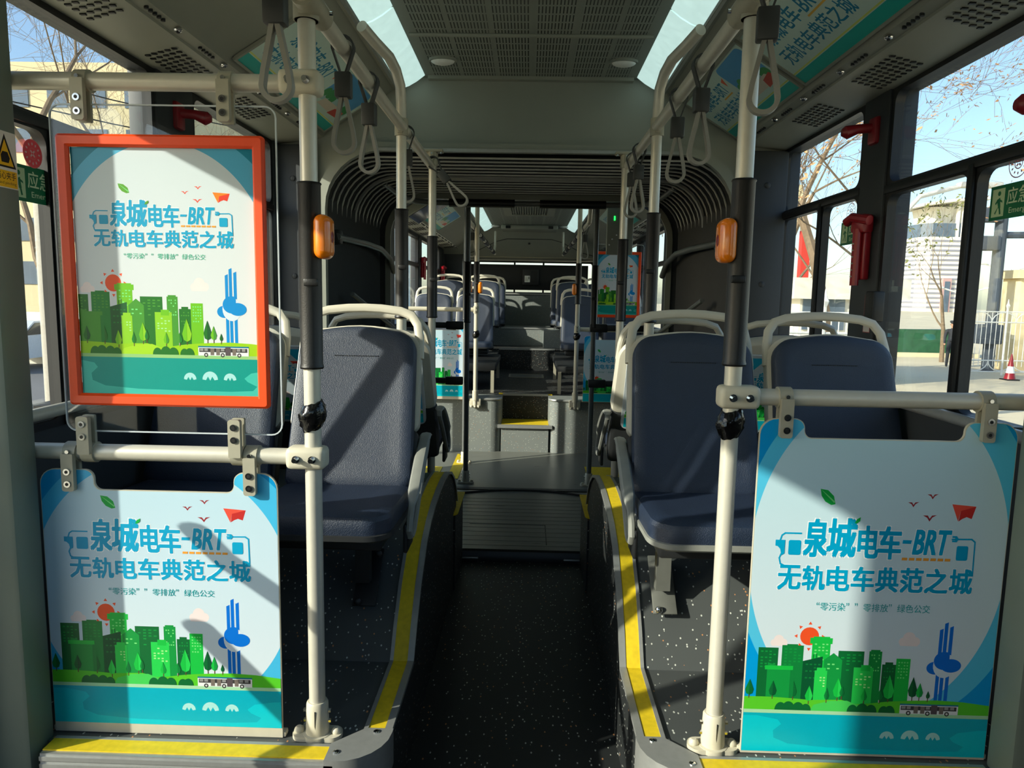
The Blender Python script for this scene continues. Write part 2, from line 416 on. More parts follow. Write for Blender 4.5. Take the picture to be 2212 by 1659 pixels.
m = MB(); m.frame(rrect(-1.19, 1.19, .94, 1.73, .0005), rrect(-1.15, 1.15, .98, 1.70, .05), XZ(-.62), .04, M_frame)
WN[0] += 1; o = struct(m.build('window_%d' % WN[0]), 'windscreen', 'window'); q = MB(); q.bx(-1.16, 1.16, -.605, -.6, .96, 1.71, M_glass); q.build('pane', M_glass, o)

# gangway floor, bellows
t = thing('turntable_plate', 'worn grey metal turntable floor plate across the gangway', 'floor plate', (0, 3.9, -.02))
arc = [(-.93, 3.48), (.93, 3.48), (.93, 4.3)]+[(.95*math.sin(a), 3.55+1.11*math.cos(a)*.999) for a in [R(x) for x in range(50, -51, -5)]]+[(-.93, 4.3)]
m = MB(); m.prism(arc, XY(-.03), .033, M_plate); m.build('plate', M_plate, t, world=True)
m = MB()
for k in range(13): m.bx(-.9, .9, 3.60+k*.072, 3.603+k*.072, .003, .0042, M_plate)
m.build('anti_slip_rib', M_plate, t, world=True)
m = MB(); m.bx(.13, .135, 3.62, 3.95, .002, .004, M_black); m.bx(-.3, .135, 3.945, 3.95, .002, .004, M_black); m.build('hatch_seam', M_black, t, world=True)
m = MB(); m.tube([(x, y+.008, .006) for x, y in arc[3:-1]], .009, 8, M_black); m.build('rubber_edge', M_black, t, world=True)
m = MB(); m.tube([(-.3, 3.40, .0), (.3, 3.40, .0)], .055, 12, M_foam, flat=.45)
for s in (-1, 1): m.bx(s*.21, s*.29, 3.362, 3.374, .015, .0235, M_alu, bev=.003)
tag(m.build('threshold_strip'), 'black rubber threshold strip between aisle floor and turntable', 'threshold')
t = thing('gangway_bellows', 'dark pleated bellows lining the gangway arch', 'bellows', (0, 4.05, 0))
def apath(y, hw, top, r, zb=1.70):
    p = [(-hw, zb)]
    for (cx, a0) in ((-hw+r, 180), (hw-r, 90)):
        for k in range(9): q = R(a0-90*k/8); p.append((cx+r*math.cos(q), top-r+r*math.sin(q)))
    p.append((hw, zb)); return [Vector((u, y, v)) for u, v in p]
m = MB(); N = 13; rg = []
for k in range(2*N+1):
    e = .055 if k % 2 else 0.
    rg.append(apath(GY0+(GY1-GY0)*k/(2*N), .975+e, 1.955+e, .25+e))
n0 = len(rg[0]); vs = [p for r_ in rg for p in r_]; fs = [(i*n0+k, i*n0+k+1, (i+1)*n0+k+1, (i+1)*n0+k) for i in range(2*N) for k in range(n0-1)]
m.add(vs, fs, mat('bellows fabric', (36, 40, 42), .6)); m.build('upper_folds', None, t, world=True, recalc=False)
M_hoop = mat('bellows hoop', (200, 202, 198), .35, .1)
for k in range(0, 2*N+1, 2):
    m = MB(); big = k == 12; m.tube(apath(rg[k][0].y, .972, 1.950, .25), .012 if big else .005, 6, M_alu if big else M_hoop); m.build('hoop', None, t, world=True)
for s in (-1, 1):
    m = MB(); vs = []; fs = []
    for k in range(2*N+1):
        x = s*(.955 if k % 2 else 1.02); y = GY0+(GY1-GY0)*k/(2*N); vs += [(x, y, -.03), (x, y, 1.74+(.02 if k % 2 else -.02))]
    for k in range(2*N): fs.append((2*k, 2*k+2, 2*k+3, 2*k+1))
    m.add(vs, fs, mat('pleated curtain', (44, 49, 53), .55)); m.build('side_curtain', None, t, world=True, recalc=False)
m = MB(); m.bx(-1.2, 1.2, GY0-.03, GY1+.03, 2.1, 2.16, M_black)
for s in (-1, 1): m.bx(s*1.1, s*1.16, GY0-.03, GY1+.03, -.85, 2.16, M_black)
m.build('outer_cover', M_black, t, world=True)

# wheel boxes with platforms in front of the gangway
PROF = [(1.89, .268), (1.95, .35), (2.03, .44), (2.15, .53), (2.25, .565), (2.36, .588), (2.5, .602), (2.63, .605), (2.76, .597), (2.87, .57), (2.98, .52), (3.07, .45), (3.13, .37)]
for s, nm in ((-1, 'left'), (1, 'right')):
    t = thing('wheel_arch_box', 'speckled charcoal wheel arch box with yellow edge strip under the %s front seats' % nm, 'wheel arch', (s*.75, 2.3, 0))
    body = [(1.5, -.0), (1.5, .265)]+PROF[:-1]+[(3.10, .342), (3.38, .342), (3.38, 0)]
    m = MB(); m.prism(body, lambda u, v, q: (s*(.312+q), u, v), .87, M_specks); m.build('body', M_specks, t, world=True)
    side = [(1.53, .0), (1.53, .262)]+[(y, z-.004) for y, z in PROF]+[(3.13, .30), (3.12, .0)]
    m = MB(); m.prism(side, lambda u, v, q: (s*(.298+q), u, v), .015, M_specks_dark); m.build('side_panel', M_specks_dark, t, world=True)
    m = MB(); m.bx(s*.29, s*.33, 3.02, 3.38, 0.002, .345, M_specks_dark); m.build('rear_step_side', M_specks_dark, t, world=True)
    path = [(1.56, .266)]+PROF
    def strip(x0, x1, h, mm, name):
        q = MB(); vs = []; fs = []
        for i, (y, z) in enumerate(path):
            a = path[max(i-1, 0)]; b = path[min(i+1, len(path)-1)]; d = Vector((b[0]-a[0], b[1]-a[1])).normalized(); nx, nz = -d.y, d.x
            for xx in (x0, x1):
                for hh in (-.004, h): vs.append((s*xx, y+nx*hh, z+nz*hh))
        for i in range(len(path)-1):
            o_ = 4*i; fs += [(o_+1, o_+3, o_+7, o_+5), (o_, o_+1, o_+5, o_+4), (o_+2, o_+6, o_+7, o_+3)]
        q.add(vs, fs, mm); return q.build(name, mm, t, world=True, smooth=True)
    strip(.307, .349, .005, M_yellow, 'yellow_strip'); strip(.290, .308, .007, M_alu, 'edge_rail'); strip(.348, .358, .007, M_alu, 'edge_rail')
    m = MB(); m.prism(rrect(.28, .40, 3.0, 3.38, (.05, .002, .002, .002)), lambda u, v, q: (s*u, v, .343+q), .006, M_yellow); m.build('yellow_pad', M_yellow, t, world=True)
    # nosing along the front edge
    m = MB(); m.bx(s*.40, s*1.06, 1.462, 1.505, .262, .27, M_yellow); m.build('yellow_strip', M_yellow, t, world=True)
    m = MB(); m.bx(s*.40, s*1.06, 1.452, 1.47, .19, .267, M_alu)
    for k in range(4): m.bx(s*.40, s*1.06, 1.448, 1.453, .197+k*.018, .207+k*.018, M_alu)
    m.bx(s*.40, s*1.06, 1.503, 1.512, .262, .271, M_alu); m.build('step_nosing', M_alu, t, world=True)
    cp = []
    for k in range(7): a = R(90*k/6); cp.append((.40-.112*math.sin(a) if True else 0, 1.56-.112*math.cos(a)))
    m = MB(); m.prism([(.42, 1.448)]+[(x, y) for x, y in cp]+[(.288, 1.575), (.352, 1.575), (.42, 1.512)], lambda u, v, q: (s*u, v, .185+q), .088, M_alu)
    for (x, y) in ((.40, 1.48), (.325, 1.56)): m.sphere((s*x, y, .274), (.008, .008, .003), M_chrome, 5)
    m.build('corner_cap', M_alu, t, world=True)
    m = MB(); m.bx(s*.32, s*1.07, 1.475, 1.499, 0, .19, M_specks_dark); m.build('riser', M_specks_dark, t, world=True)

# ceiling light strips
def light_strip(s, y0, y1, dz, label, n):
    t = thing('ceiling_light_strip', label, 'light', (s*.54, (y0+y1)/2, 2.27+dz))
    m = MB(); m.prism([(.478, 2.312), (.612, 2.232), (.62, 2.25), (.49, 2.34)], lambda u, v, q: (s*u, y0+q, v+dz), y1-y0, M_alu); m.build('housing', M_alu, t, world=True)
    L = (y1-y0)/n
    for k in range(n):
        m = MB(); m.prism([(.482, 2.306), (.484, 2.298), (.52, 2.271), (.555, 2.251), (.59, 2.238), (.596, 2.243)], lambda u, v, q: (s*u, y0+k*L+.006+q, v+dz), L-.012, M_lamp); m.build('diffuser', M_lamp, t, world=True)
for s, nm in ((-1, 'left'), (1, 'right')):
    light_strip(s, -.5, 3.39, 0, 'long bright ceiling light strip on the %s of the front section' % nm, 5)
    light_strip(s, 4.9, 9.5, -.09, 'ceiling light strip on the %s of the rear section' % nm, 8)
for s, nm in ((-1, 'left'), (1, 'right')):
    t = thing('dome_light', 'small oval white dome light at the %s of the ceiling panel' % nm, 'light', (s*.384+.01, 3.16, 2.3))
    m = MB(); m.prism([(x*.06, y*.04) for x, y in [(math.cos(R(a)), math.sin(R(a))) for a in range(0, 360, 15)]], lambda u, v, q: (u, v, -q), .01, M_ceil); m.build('base', M_ceil, t)
    m = MB(); m.sphere((0, 0, -.008), (.052, .033, .018), M_white, 8); m.build('lens', M_white, t)
# ------------------------------------------------------------------ poles, rails, straps
def ribbon(m, pts, wd, th, closed=True, mm=None, fn=None):       # flat band following a loop in the X-Z plane, wd along Y
    n = len(pts); vs = []; fs = []
    for i, p in enumerate(pts):
        a = pts[i-1] if (closed or i) else p; b = pts[(i+1) % n] if (closed or i < n-1) else p
        d = Vector((b[0]-a[0], b[1]-a[1])).normalized(); nx, nz = -d.y*th/2, d.x*th/2
        w_ = wd/2
        vs += [(p[0]+nx, -w_, p[1]+nz), (p[0]+nx, w_, p[1]+nz), (p[0]-nx, w_, p[1]-nz), (p[0]-nx, -w_, p[1]-nz)]
    for i in range(n if closed else n-1):
        j = (i+1) % n
        for k in range(4): fs.append((4*i+k, 4*i+(k+1) % 4, 4*j+(k+1) % 4, 4*j+k))
    if not closed: fs += [(3, 2, 1, 0), (4*n-4, 4*n-3, 4*n-2, 4*n-1)]
    m.add(vs, fs, mm); return m
def make_strap(label, loc, group):
    t = thing('hanging_strap', label, 'strap', loc, 0, group)
    m = MB(); lo = [(.026*math.cos(R(a)), .026*math.sin(R(a))) for a in range(-30, 211, 20)]+[(-.006, -.062), (.006, -.062)]
    ribbon(m, lo, .024, .004, True, M_block); m.build('belt', M_block, t)
    m = MB(); m.box((0, 0, -.088), (.040, .03, .06), M_block, bev=.004); m.build('buckle', M_block, t)
    m = MB(); lo = [(0.004, -.112)]
    for k in range(13): a = R(200+k*140/12+0); lo.append((-.026*math.cos(R(180*k/12))*1.0, -.222-.026*math.sin(R(180*k/12))))
    lo = [(-.004, -.112), (-.012, -.15), (-.022, -.195)]+lo[1:]+[(.022, -.195), (.012, -.15), (.004, -.112)]
    ribbon(m, lo, .018, .009, True, M_strap); m.build('hand_loop', M_strap, t)
    return t
def pole(name, label, base, top, sleeve=None, rad=.0185, feet=True, bend=None, tape=None, button=None, lower=None, collar=None, group=None, rot=0):
    t = thing(name, label, 'pole', base, rot, group); H = top-base[2]
    pts = [(0, 0, .0), (0, 0, H)]
    if bend: pts = [(0, 0, 0), (0, 0, H-.12)]+bend
    m = MB(); m.tube(pts, rad, 16, lower or M_tube); m.build('tube', None, t)
    if feet:
        m = MB(); m.tube([(0, 0, 0), (0, 0, .012), (0, 0, .013), (0, 0, .085), (0, 0, .09)], [.034, .034, .0275, .025, .022], 16, M_cream)
        m.prism(rrect(-.058, .058, -.026, .026, .024), XY(0), .011, M_cream); m.bx(.0005, .002, -.0265, -.0225, .02, .075, M_black); m.build('base_flange', M_cream, t)
        for s in (-1, 1):
            q = MB(); q.sphere((s*.044, 0, .014), (.012, .012, .011), M_cream, 6); q.build('bolt', M_cream, t)
            q = MB(); q.cyl((s*.026, 0, .04), (s*.032, 0, .04), .005, 6, M_chrome); q.cyl((s*.026, 0, .065), (s*.032, 0, .065), .005, 6, M_chrome); q.build('set_screw', M_chrome, t)
    if sleeve:
        a, b = sleeve[0]-base[2], sleeve[1]-base[2]
        m = MB(); N = 20; rg = []
        for z, r_ in ((a, rad+.0055), (a+.004, rad+.0075), (a+.012, rad+.0055), (b-.006, rad+.0055), (b-.003, rad+.0075), (b, rad+.0055)):
            rg.append([((r_+(.0012 if k % 4 == 0 else 0))*math.cos(2*math.pi*k/N), (r_+(.0012 if k % 4 == 0 else 0))*math.sin(2*math.pi*k/N), z) for k in range(N)])
        m.rings(rg, M_foam); m.build('foam_sleeve', None, t)
        m = MB(); zc = a+(b-a)*.47; m.box((.008 if base[0] < 0 else -.008, -rad-.006, zc), (.03, .012, .016), M_foam, bev=.003); m.build('sleeve_clip', None, t)
    if button:
        s, z = button; z -= base[2]
        q = MB(); q.box((s*(rad+.014), -.006, z), (.036, .062, .094), M_orange, bev=.0175, seg=5); bt = q.build('stop_button', None, t)
        q = MB(); q.sphere((s*(rad+.0285), -.006, z), (.006, .014, .016), M_redbtn, 6); q.build('push_pad', None, bt)
        q = MB(); q.box((s*(rad+.003), .006, z), (.012, .05, .08), M_foam, bev=.005); q.build('backing_plate', None, bt)
    if tape:
        a, b = tape[0]-base[2], tape[1]-base[2]; rng = random.Random(int(base[0]*100)); rg = []
        for i in range(9):
            z = a+(b-a)*i/8; f = math.sin(math.pi*i/8); row = []
            for k in range(18):
                an = 2*math.pi*k/18; r_ = rad+.002+f*(.006+.007*rng.random()); row.append((r_*math.cos(an), r_*math.sin(an), z+.006*math.sin(an+1)+rng.uniform(-.002, .002)))
            rg.append(row)
        q = MB(); q.rings(rg, M_tape); q.build('tape_wrap', None, t)
    if collar:
        for z in collar:
            q = MB(); q.tube([(0, 0, z-base[2]-.03), (0, 0, z-base[2]+.03)], rad+.006, 14, M_clamp); q.box((0, -rad-.004, z-base[2]), (.02, .014, .05), M_clamp, bev=.004)
            for dz in (-.015, .015): q.cyl((0, -rad-.010, z-base[2]+dz), (0, -rad-.016, z-base[2]+dz), .004, 6, M_chrome)
            q.build('rail_clamp', None, t)
    return t
pole('grab_pole', 'silver grab pole in the left foreground beside the orange framed poster', (-.462, 1.55, .265), 2.29, (1.135, 1.535), tape=(1.0, 1.06), button=(1, 1.42), collar=(1.893,))
pole('grab_pole', 'silver grab pole in the right foreground beside the tall advert panel', (.462, 1.55, .265), 2.29, (1.16, 1.555), tape=(1.005, 1.065), button=(-1, 1.426), collar=(1.905,))
for s, nm in ((-1, 'left'), (1, 'right')):
    pole('grab_pole', 'bent silver grab pole rising behind the front seat at the %s of the aisle' % nm, (s*.455, 2.62, .606), 2.02, (1.215, 1.608),
         bend=[(0, -.004, 1.37), (0, -.022, 1.425), (-s*-.008, -.06, 1.465), (s*.02, -.12, 1.49), (s*.05, -.2, 1.51), (s*.075, -.28, 1.53)], collar=(1.893 if s < 0 else 1.905,), feet=False)
    pole('grab_pole', 'straight silver pole against the %s side of the gangway arch' % nm, (s*.445, 3.37, .344), 1.955, (1.195, 1.575), collar=(1.93,), feet=False)
    m = thing('pole_top_bracket', 'small grey bracket fixing the %s gangway pole to the arch' % nm, 'bracket', (s*.445, 3.37, 1.955))
    q = MB(); q.tube([(0, 0, -.06), (0, 0, 0)], .026, 14, M_clamp); q.box((0, 0, .005), (.10, .05, .014), M_clamp, bev=.005); q.build('flange', None, m)
    for k in (-1, 1):
        q = MB(); q.sphere((k*.04, -.012, -.004), (.007, .007, .005), M_chrome, 5); q.build('bolt', None, m)
# overhead rails
for s, x, z, nm in ((-1, -.45, 1.893, 'left'), (1, .452, 1.905, 'right')):
    t = thing('ceiling_handrail', 'long silver overhead handrail on the %s with hanging straps' % nm, 'handrail', (x, 1.5, z))
    m = MB(); m.cyl((0, -1.9, 0), (0, 1.85, 0), .0185, 16, M_tube); m.build('tube', None, t)
    m = MB(); m.cyl((0, -1.9, 0), (0, -.2, 0), .0255, 16, M_foam); m.build('foam_sleeve', None, t)
    m = MB(); m.tube([(0, -.02, 0), (0, .12, 0)], .026, 14, M_clamp); m.tube([(s*.012, .05, -.03), (s*.012, .05, .05)], .027, 14, M_clamp)
    for dy in (-.0, .09): m.cyl((-s*.024, dy, .0), (-s*.032, dy, .0), .0045, 6, M_chrome)
    m.build('pole_clamp', None, t)
sl_ = [(-.45, y, 1.893) for y in (1.33, 1.80, 2.08, 2.71)]; sr_ = [(.452, y, 1.905) for y in (1.42, 1.94, 2.24, 3.01, 3.20)]
ordn = ['first', 'second', 'third', 'fourth', 'fifth']
strap0 = None
for nm, L in (('left', sl_), ('right', sr_)):
    for i, p in enumerate(L):
        lb = '%s grey hanging strap loop from the camera on the %s overhead rail' % (ordn[i], nm)
        if strap0 is None: strap0 = make_strap(lb, p, 'hanging straps on the overhead rails')
        else: dup(strap0, p, R((i*37) % 23-11), lb, 'hanging straps on the overhead rails')
o = dup(strap0, (-.43, 3.28, 1.893), 0, 'grey hanging strap caught on the left gangway pole and hanging askew', 'hanging straps on the overhead rails'); o.rotation_euler = (R(-12), R(-38), 0)

# partition rails at the front
def bolt_pair(t, x, y, z, dx, par):
    for k in (-1, 1):
        q = MB(); q.cyl((x+k*dx, y, z), (x+k*dx, y-.004, z), .0085, 12, M_chrome); q.cyl((x+k*dx, y, z), (x+k*dx, y-.016, z), .0055, 8, M_chrome); q.build('bolt', None, par, world=False)
def prail(label, x0, x1, y, z, clips, poleside, dirs, group=None):
    t = thing('partition_rail', label, 'rail', ((x0+x1)/2, y, z), 0, group); X = t.location.x
    m = MB(); m.cyl((x0-X, 0, 0), (x1-X, 0, 0), .0185, 16, M_tube); m.build('tube', None, t)
    e = x1 if poleside > 0 else x0
    m = MB(); m.box((e-X-poleside*.012, -.003, 0), (.088, .052, .05), M_cream, bev=.012, seg=3); c = m.build('end_clamp', None, t)
    bolt_pair(t, e-X-poleside*.012, -.029, 0, .018, c)
    for x, d in zip(clips, dirs):
        m = MB(); m.tube([(x-X-.014, 0, 0), (x-X+.014, 0, 0)], .0235, 16, M_clamp)
        m.prism(rrect(-.0135, .0135, -.085, .0, (.006, .006, .002, .002)) if d < 0 else rrect(-.0135, .0135, 0, .085, (.002, .002, .006, .006)), lambda u, v, q: (x-X+u, -.031+q, v), .012, M_clamp)
        m.prism(rrect(-.0135, .0135, -.085, .0, .003) if d < 0 else rrect(-.0135, .0135, 0, .085, .003), lambda u, v, q: (x-X+u, -.006+q, v), .008, M_clamp)
        c = m.build('panel_clip', None, t)
        for zz in (.04, .068):
            q = MB(); q.cyl((x-X, -.031, d*zz), (x-X, -.034, d*zz), .0075, 14, M_chrome); q.cyl((x-X, -.034, d*zz), (x-X, -.0345, d*zz), .004, 6, M_black); q.build('screw', None, c)
        q = MB(); q.cyl((x-X, -.022, .004), (x-X, -.029, .004), .0045, 8, M_chrome); q.build('screw', None, c)
    return t
prail('upper silver rail in the left foreground above the orange framed poster', -1.13, -.462, 1.55, 1.737, (-.938, -.631), 1, (-1, -1))
prail('middle silver rail in the left foreground between framed poster and lower panel', -1.13, -.462, 1.55, .936, (-1.005, -.966, -.628, -.597), 1, (-1, 1, 1, -1))
prail('silver rail in the right foreground holding the tall advert panel', .462, 1.12, 1.55, 1.093, (.574, 1.005), -1, (-1, -1))

# ------------------------------------------------------------------ printed posters
def pm(rgb): return mat('print %d %d %d' % rgb, rgb, .38, 0, .015, 40, spec=.35)
_tx = {}
def text_mesh(s, off=0., shear=0.):
    k = (s, off, shear)
    if k in _tx: return _tx[k]
    c = bpy.data.curves.new('t', 'FONT'); c.body = s; c.offset = off; c.shear = shear; c.resolution_u = 2
    o = bpy.data.objects.new('t', c); COL.objects.link(o); dg = bpy.context.evaluated_depsgraph_get()
    me = o.evaluated_get(dg).to_mesh(); vs = [(q.co.x, q.co.y) for q in me.vertices]; fs = [tuple(f.vertices) for f in me.polygons]
    o.evaluated_get(dg).to_mesh_clear(); bpy.data.objects.remove(o); bpy.data.curves.remove(c)
    xs = [q[0] for q in vs]; ys = [q[1] for q in vs]; x0, x1, y0, y1 = min(xs), max(xs), min(ys), max(ys)
    _tx[k] = ([((x-x0)/(x1-x0), (y-y0)/(y1-y0)) for x, y in vs], fs); return _tx[k]
class PR:                                                       # a print: flat shapes stacked in hair-thin steps
    def __init__(s, fn, clip=None): s.mb = MB(); s.fn = fn; s.clip = clip; s.items = []
    def poly(s, pts, rgb, layer=1):
        if s.clip:
            for ax, lim, sg in ((0, s.clip[0], 1), (0, s.clip[1], -1), (1, s.clip[2], 1), (1, s.clip[3], -1)):
                out = []
                for i, p in enumerate(pts):
                    q = pts[i-1]; a = sg*(q[ax]-lim) >= 0; b = sg*(p[ax]-lim) >= 0
                    if a != b: t = (lim-q[ax])/(p[ax]-q[ax]); out.append((q[0]+t*(p[0]-q[0]), q[1]+t*(p[1]-q[1])))
                    if b: out.append(p)
                pts = out
                if len(pts) < 3: return
        s.raw(pts, [tuple(range(len(pts)))], rgb, layer)
    grp = None
    def raw(s, pts, fs, rgb, layer):
        s.n = getattr(s, 'n', 0)+1; s.items.append((layer, s.grp or s.n, pts, fs, pm(rgb) if isinstance(rgb, tuple) else rgb))
    def text(s, st, x0, x1, y0, y1, rgb, layer=8, off=0., shear=0.):
        vs, fs = text_mesh(st, 0, shear); e = off*(y1-y0)
        for dx, dy in (((0, 0),) if not e else ((0, 0), (.8*e, .8*e), (-.8*e, .8*e), (.8*e, -.8*e), (-.8*e, -.8*e))):
            s.raw([(x0+u*(x1-x0)+dx, y0+v*(y1-y0)+dy) for u, v in vs], fs, rgb, layer)
    def build(s, name, parent):
        s.items.sort(key=lambda q: q[:2])
        r = 0; last = None
        for l, i, pts, fs, m in s.items:
            r += (l, i) != last; last = (l, i); s.mb.add([s.fn(u, v, r*2.5e-6) for u, v in pts], fs, m)
        return s.mb.build(name, None, parent, smooth=False, recalc=False)
def circ(cx, cy, r, n=20, a0=0, a1=360, ry=None): return [(cx+r*math.cos(R(a0+(a1-a0)*k/n)), cy+(ry or r)*math.sin(R(a0+(a1-a0)*k/n))) for k in range(n if a1-a0 == 360 else n+1)]

def bg_mat(name, W, H, a, b, cy, top, low, ring, outer):
    m, g, bs = new_mat(name); t = m.node_tree; x, y, z = g.xyz()
    def ell(a, b, cx, cy):
        u = g.math('DIVIDE', g.math('SUBTRACT', x, cx), a); v = g.math('DIVIDE', g.math('SUBTRACT', z, cy), b)
        return g.math('LESS_THAN', g.math('ADD', g.math('MULTIPLY', u, u), g.math('MULTIPLY', v, v)), 1.0)
    gr = g.math('DIVIDE', z, H); inner = g.mix(gr, lin(low), lin(top))
    c = g.mix(ell(a*W*1.16, b*W*1.10, .03*W, cy*W+.02*W), lin(outer), lin(ring)); c = g.mix(ell(a*W, b*W, 0, cy*W), c, inner)
    t.links.new(c, bs.inputs['Base Color']); bs.inputs['Roughness'].default_value = .35; bs.inputs['Specular IOR Level'].default_value = .35
    return m
TEAL = (0, 160, 205)
def artwork(P, W, H, bgm, outline, sx=1., sb=1., ta=1., tb=0., green=True):
    """city skyline, title and lake; design units are panel widths, x about the centre, y from the lower edge"""
    dx = lambda px: ((px-258)/1262-.5)
    B = lambda px, py: (dx(px)*sx*W, (1475-py)/1262*1.02*sb*W)             # lower group
    T = lambda px, py: (dx(px)*W*1.02, ((1475-py)/1262*1.02*ta+tb)*W)       # title group
    def b(pts, rgb, l): P.poly([B(*p) for p in pts], rgb, l)
    def tp(pts, rgb, l): P.poly([T(*p) for p in pts], rgb, l)
    P.poly(outline, bgm, 0)
    k = 1 if green else .8
    D1, D2, M1, M2, B1, B2 = (8, 84, 48), (12, 104, 52), (16, 128, 60), (18, 150, 66), (24, 190, 70), (40, 208, 84)
    if not green: D1, D2, M1, M2, B1, B2 = (20, 90, 42), (30, 112, 36), (24, 128, 50), (70, 150, 50), (110, 190, 30), (140, 205, 40)
    # sun and clouds
    b(circ(575, 850, 48), (240, 84, 40), 1)
    for q in range(8):
        a = R(45*q+22.5*0); c_, s_ = math.cos(a), math.sin(a); b([(575+78*c_, 850+78*s_), (575+62*c_-10*s_, 850+62*s_+10*c_), (575+62*c_+10*s_, 850+62*s_-10*c_)], (240, 84, 40), 1)
    for cx, cy, s_ in ((1080, 855, 1), (420, 880, .8)):
        for ox, oy, r_ in ((-30, 10, 22), (0, -10, 32), (32, 8, 24)): b(circ(cx+ox*s_, cy+oy*s_, r_*s_), (240, 226, 226), 1)
        b([(cx-50*s_, cy+8*s_), (cx+52*s_, cy+8*s_), (cx+44*s_, cy+32*s_), (cx-44*s_, cy+32*s_)], (240, 226, 226), 1)
    rc = lambda x0, x1, y0, y1, c, l: b([(x0, y1), (x1, y1), (x1, y0), (x0, y0)], c, l)
    G = 1215
    def win(x0, x1, y0, y1, nx, ny, c, l, seed=1):
        rg = random.Random(seed); P.grp = getattr(P, 'n', 0)+1
        for i in range(nx):
            for j in range(ny):
                if rg.random() < .6: x = x0+(i+.25)*(x1-x0)/nx; y = y0+(j+.3)*(y1-y0)/ny; rc(x, x+(x1-x0)/nx*.55, y, y+7, c, l)
        P.grp = None
    for (x0, x1, y, c, l) in ((320, 422, 915, D2, 2), (440, 550, 900, M1, 2), (728, 860, 922, D2, 2), (885, 950, 920, M2, 2), (893, 940, 912, M2, 2), (955, 1025, 988, D2, 3), (970, 1010, 976, D2, 3), (1025, 1097, 955, B1, 3), (592, 685, 870, B1, 3)):
        rc(x0, x1, y, G, c, l)
        if x1-x0 > 50: win(x0+8, x1-8, y+12, y+110, 4, 6, M2 if c in (D2, M1) else (120, 226, 130), l+1, x0)
    rc(465, 520, 894, 905, M1, 2); rc(580, 694, 857, 888, B1, 3); rc(596, 680, 850, 860, B1, 3)
    b([(550, 982), (650, 955), (650, G), (550, G)], D1, 4); b([(600, 968), (600, 945), (604, 945), (604, 966)], D1, 4); b([(616, 964), (616, 940), (620, 940), (620, 962)], D1, 4)
    b([(658, 972), (704, 935), (750, 972), (750, G), (658, G)], M2, 5); win(670, 740, 985, 1030, 3, 2, (120, 226, 130), 6, 3)
    rc(370, 490, 1030, G, M2 if green else M2, 5); rc(358, 502, 1010, 1032, B1 if green else M2, 5); b([(372, 994), (415, 1008), (372, 1011)], M2, 5)
    rc(614, 678, 1030, G, B2, 6); rc(624, 670, 1015, 1031, B2, 6); rc(812, 912, 1008, G, B2, 5); rc(848, 896, 994, 1026, B1, 6)
    win(620, 672, 1045, 1120, 3, 5, (170, 240, 150), 7, 5); win(820, 905, 1035, 1120, 4, 6, (170, 240, 150), 7, 6); win(560, 645, 990, 1080, 4, 5, M1, 5, 8)
    # hills, shore, lake
    LG = (88, 200, 44) if green else (150, 205, 20)
    hill = [(258-90, 1250), (258-90, 1200)]+[(x, 1188-10*math.sin((x-100)/150)) for x in range(200, 640, 40)]+[(700, 1186), (760, 1184), (840, 1205), (900, 1200), (1000, 1186), (1120, 1177), (1250, 1172), (1380, 1178), (1500, 1192), (1620, 1206), (1640, 1250)]
    b(hill, LG, 7); b([(600, 1250), (620, 1215), (700, 1192), (790, 1188), (860, 1215), (900, 1250)], (70, 205, 90) if green else (165, 215, 40), 8)
    def tree(x, yt, yb, c1, c2, w_):
        h_ = yb-yt; pt = [(x, yt), (x+w_*.55, yt+h_*.35), (x+w_, yt+h_*.66), (x+w_*.7, yt+h_*.92), (x, yt+h_), (x-w_*.7, yt+h_*.92), (x-w_, yt+h_*.66), (x-w_*.55, yt+h_*.35)]
        rc(x-2.5, x+2.5, yb-4, yb+18, (96, 76, 50), 8); b(pt, c1, 9); b([pt[0], pt[4], pt[5], pt[6], pt[7]], c2, 10)
    for a in ((405, 1090, 1172, D1, D2, 20), (510, 1090, 1175, D2, M1, 18), (592, 1112, 1195, B2, B1, 20), (683, 1120, 1185, D2, M1, 13), (738, 1066, 1172, B2, B1, 24), (760, 1105, 1165, D2, M1, 12), (998, 1042, 1172, B2, B1, 28), (955, 1120, 1180, M1, M2, 16), (875, 1120, 1185, M2, B1, 16), (1120, 1050, 1160, D1, D2, 24), (1156, 1080, 1160, M2, B1, 18), (1200, 1122, 1164, D1, D2, 10), (285, 1085, 1170, D2, M1, 22)): tree(*a)
    for x, y, r_ in ((450, 1222, 30), (490, 1218, 34), (540, 1225, 32), (580, 1230, 26), (820, 1234, 28), (870, 1225, 34), (915, 1222, 30), (980, 1232, 26), (1010, 1226, 28)): b([(x-r_, 1247)]+[(px, 2*y-py if False else py) for px, py in circ(x, 1247, r_, 10, 180, 360, r_*1.4)], D2, 11)
    b([(100, 1247), (1660, 1247), (1660, 1268), (100, 1268)], (168, 218, 176) if green else (150, 200, 130), 12)
    W1, W2 = ((0, 172, 196), (0, 196, 214)) if green else ((0, 150, 140), (60, 190, 175))
    b([(100, 1266), (1660, 1266), (1660, 1475), (100, 1475)], W1, 12)
    b([(100, 1285), (330, 1280), (440, 1300), (460, 1325), (420, 1360), (425, 1400), (500, 1430), (700, 1445), (1000, 1450), (1250, 1452), (1380, 1445), (1405, 1420), (1350, 1395), (1330, 1375), (1370, 1345), (1480, 1328), (1660, 1325), (1660, 1475), (100, 1475)], W2, 13)
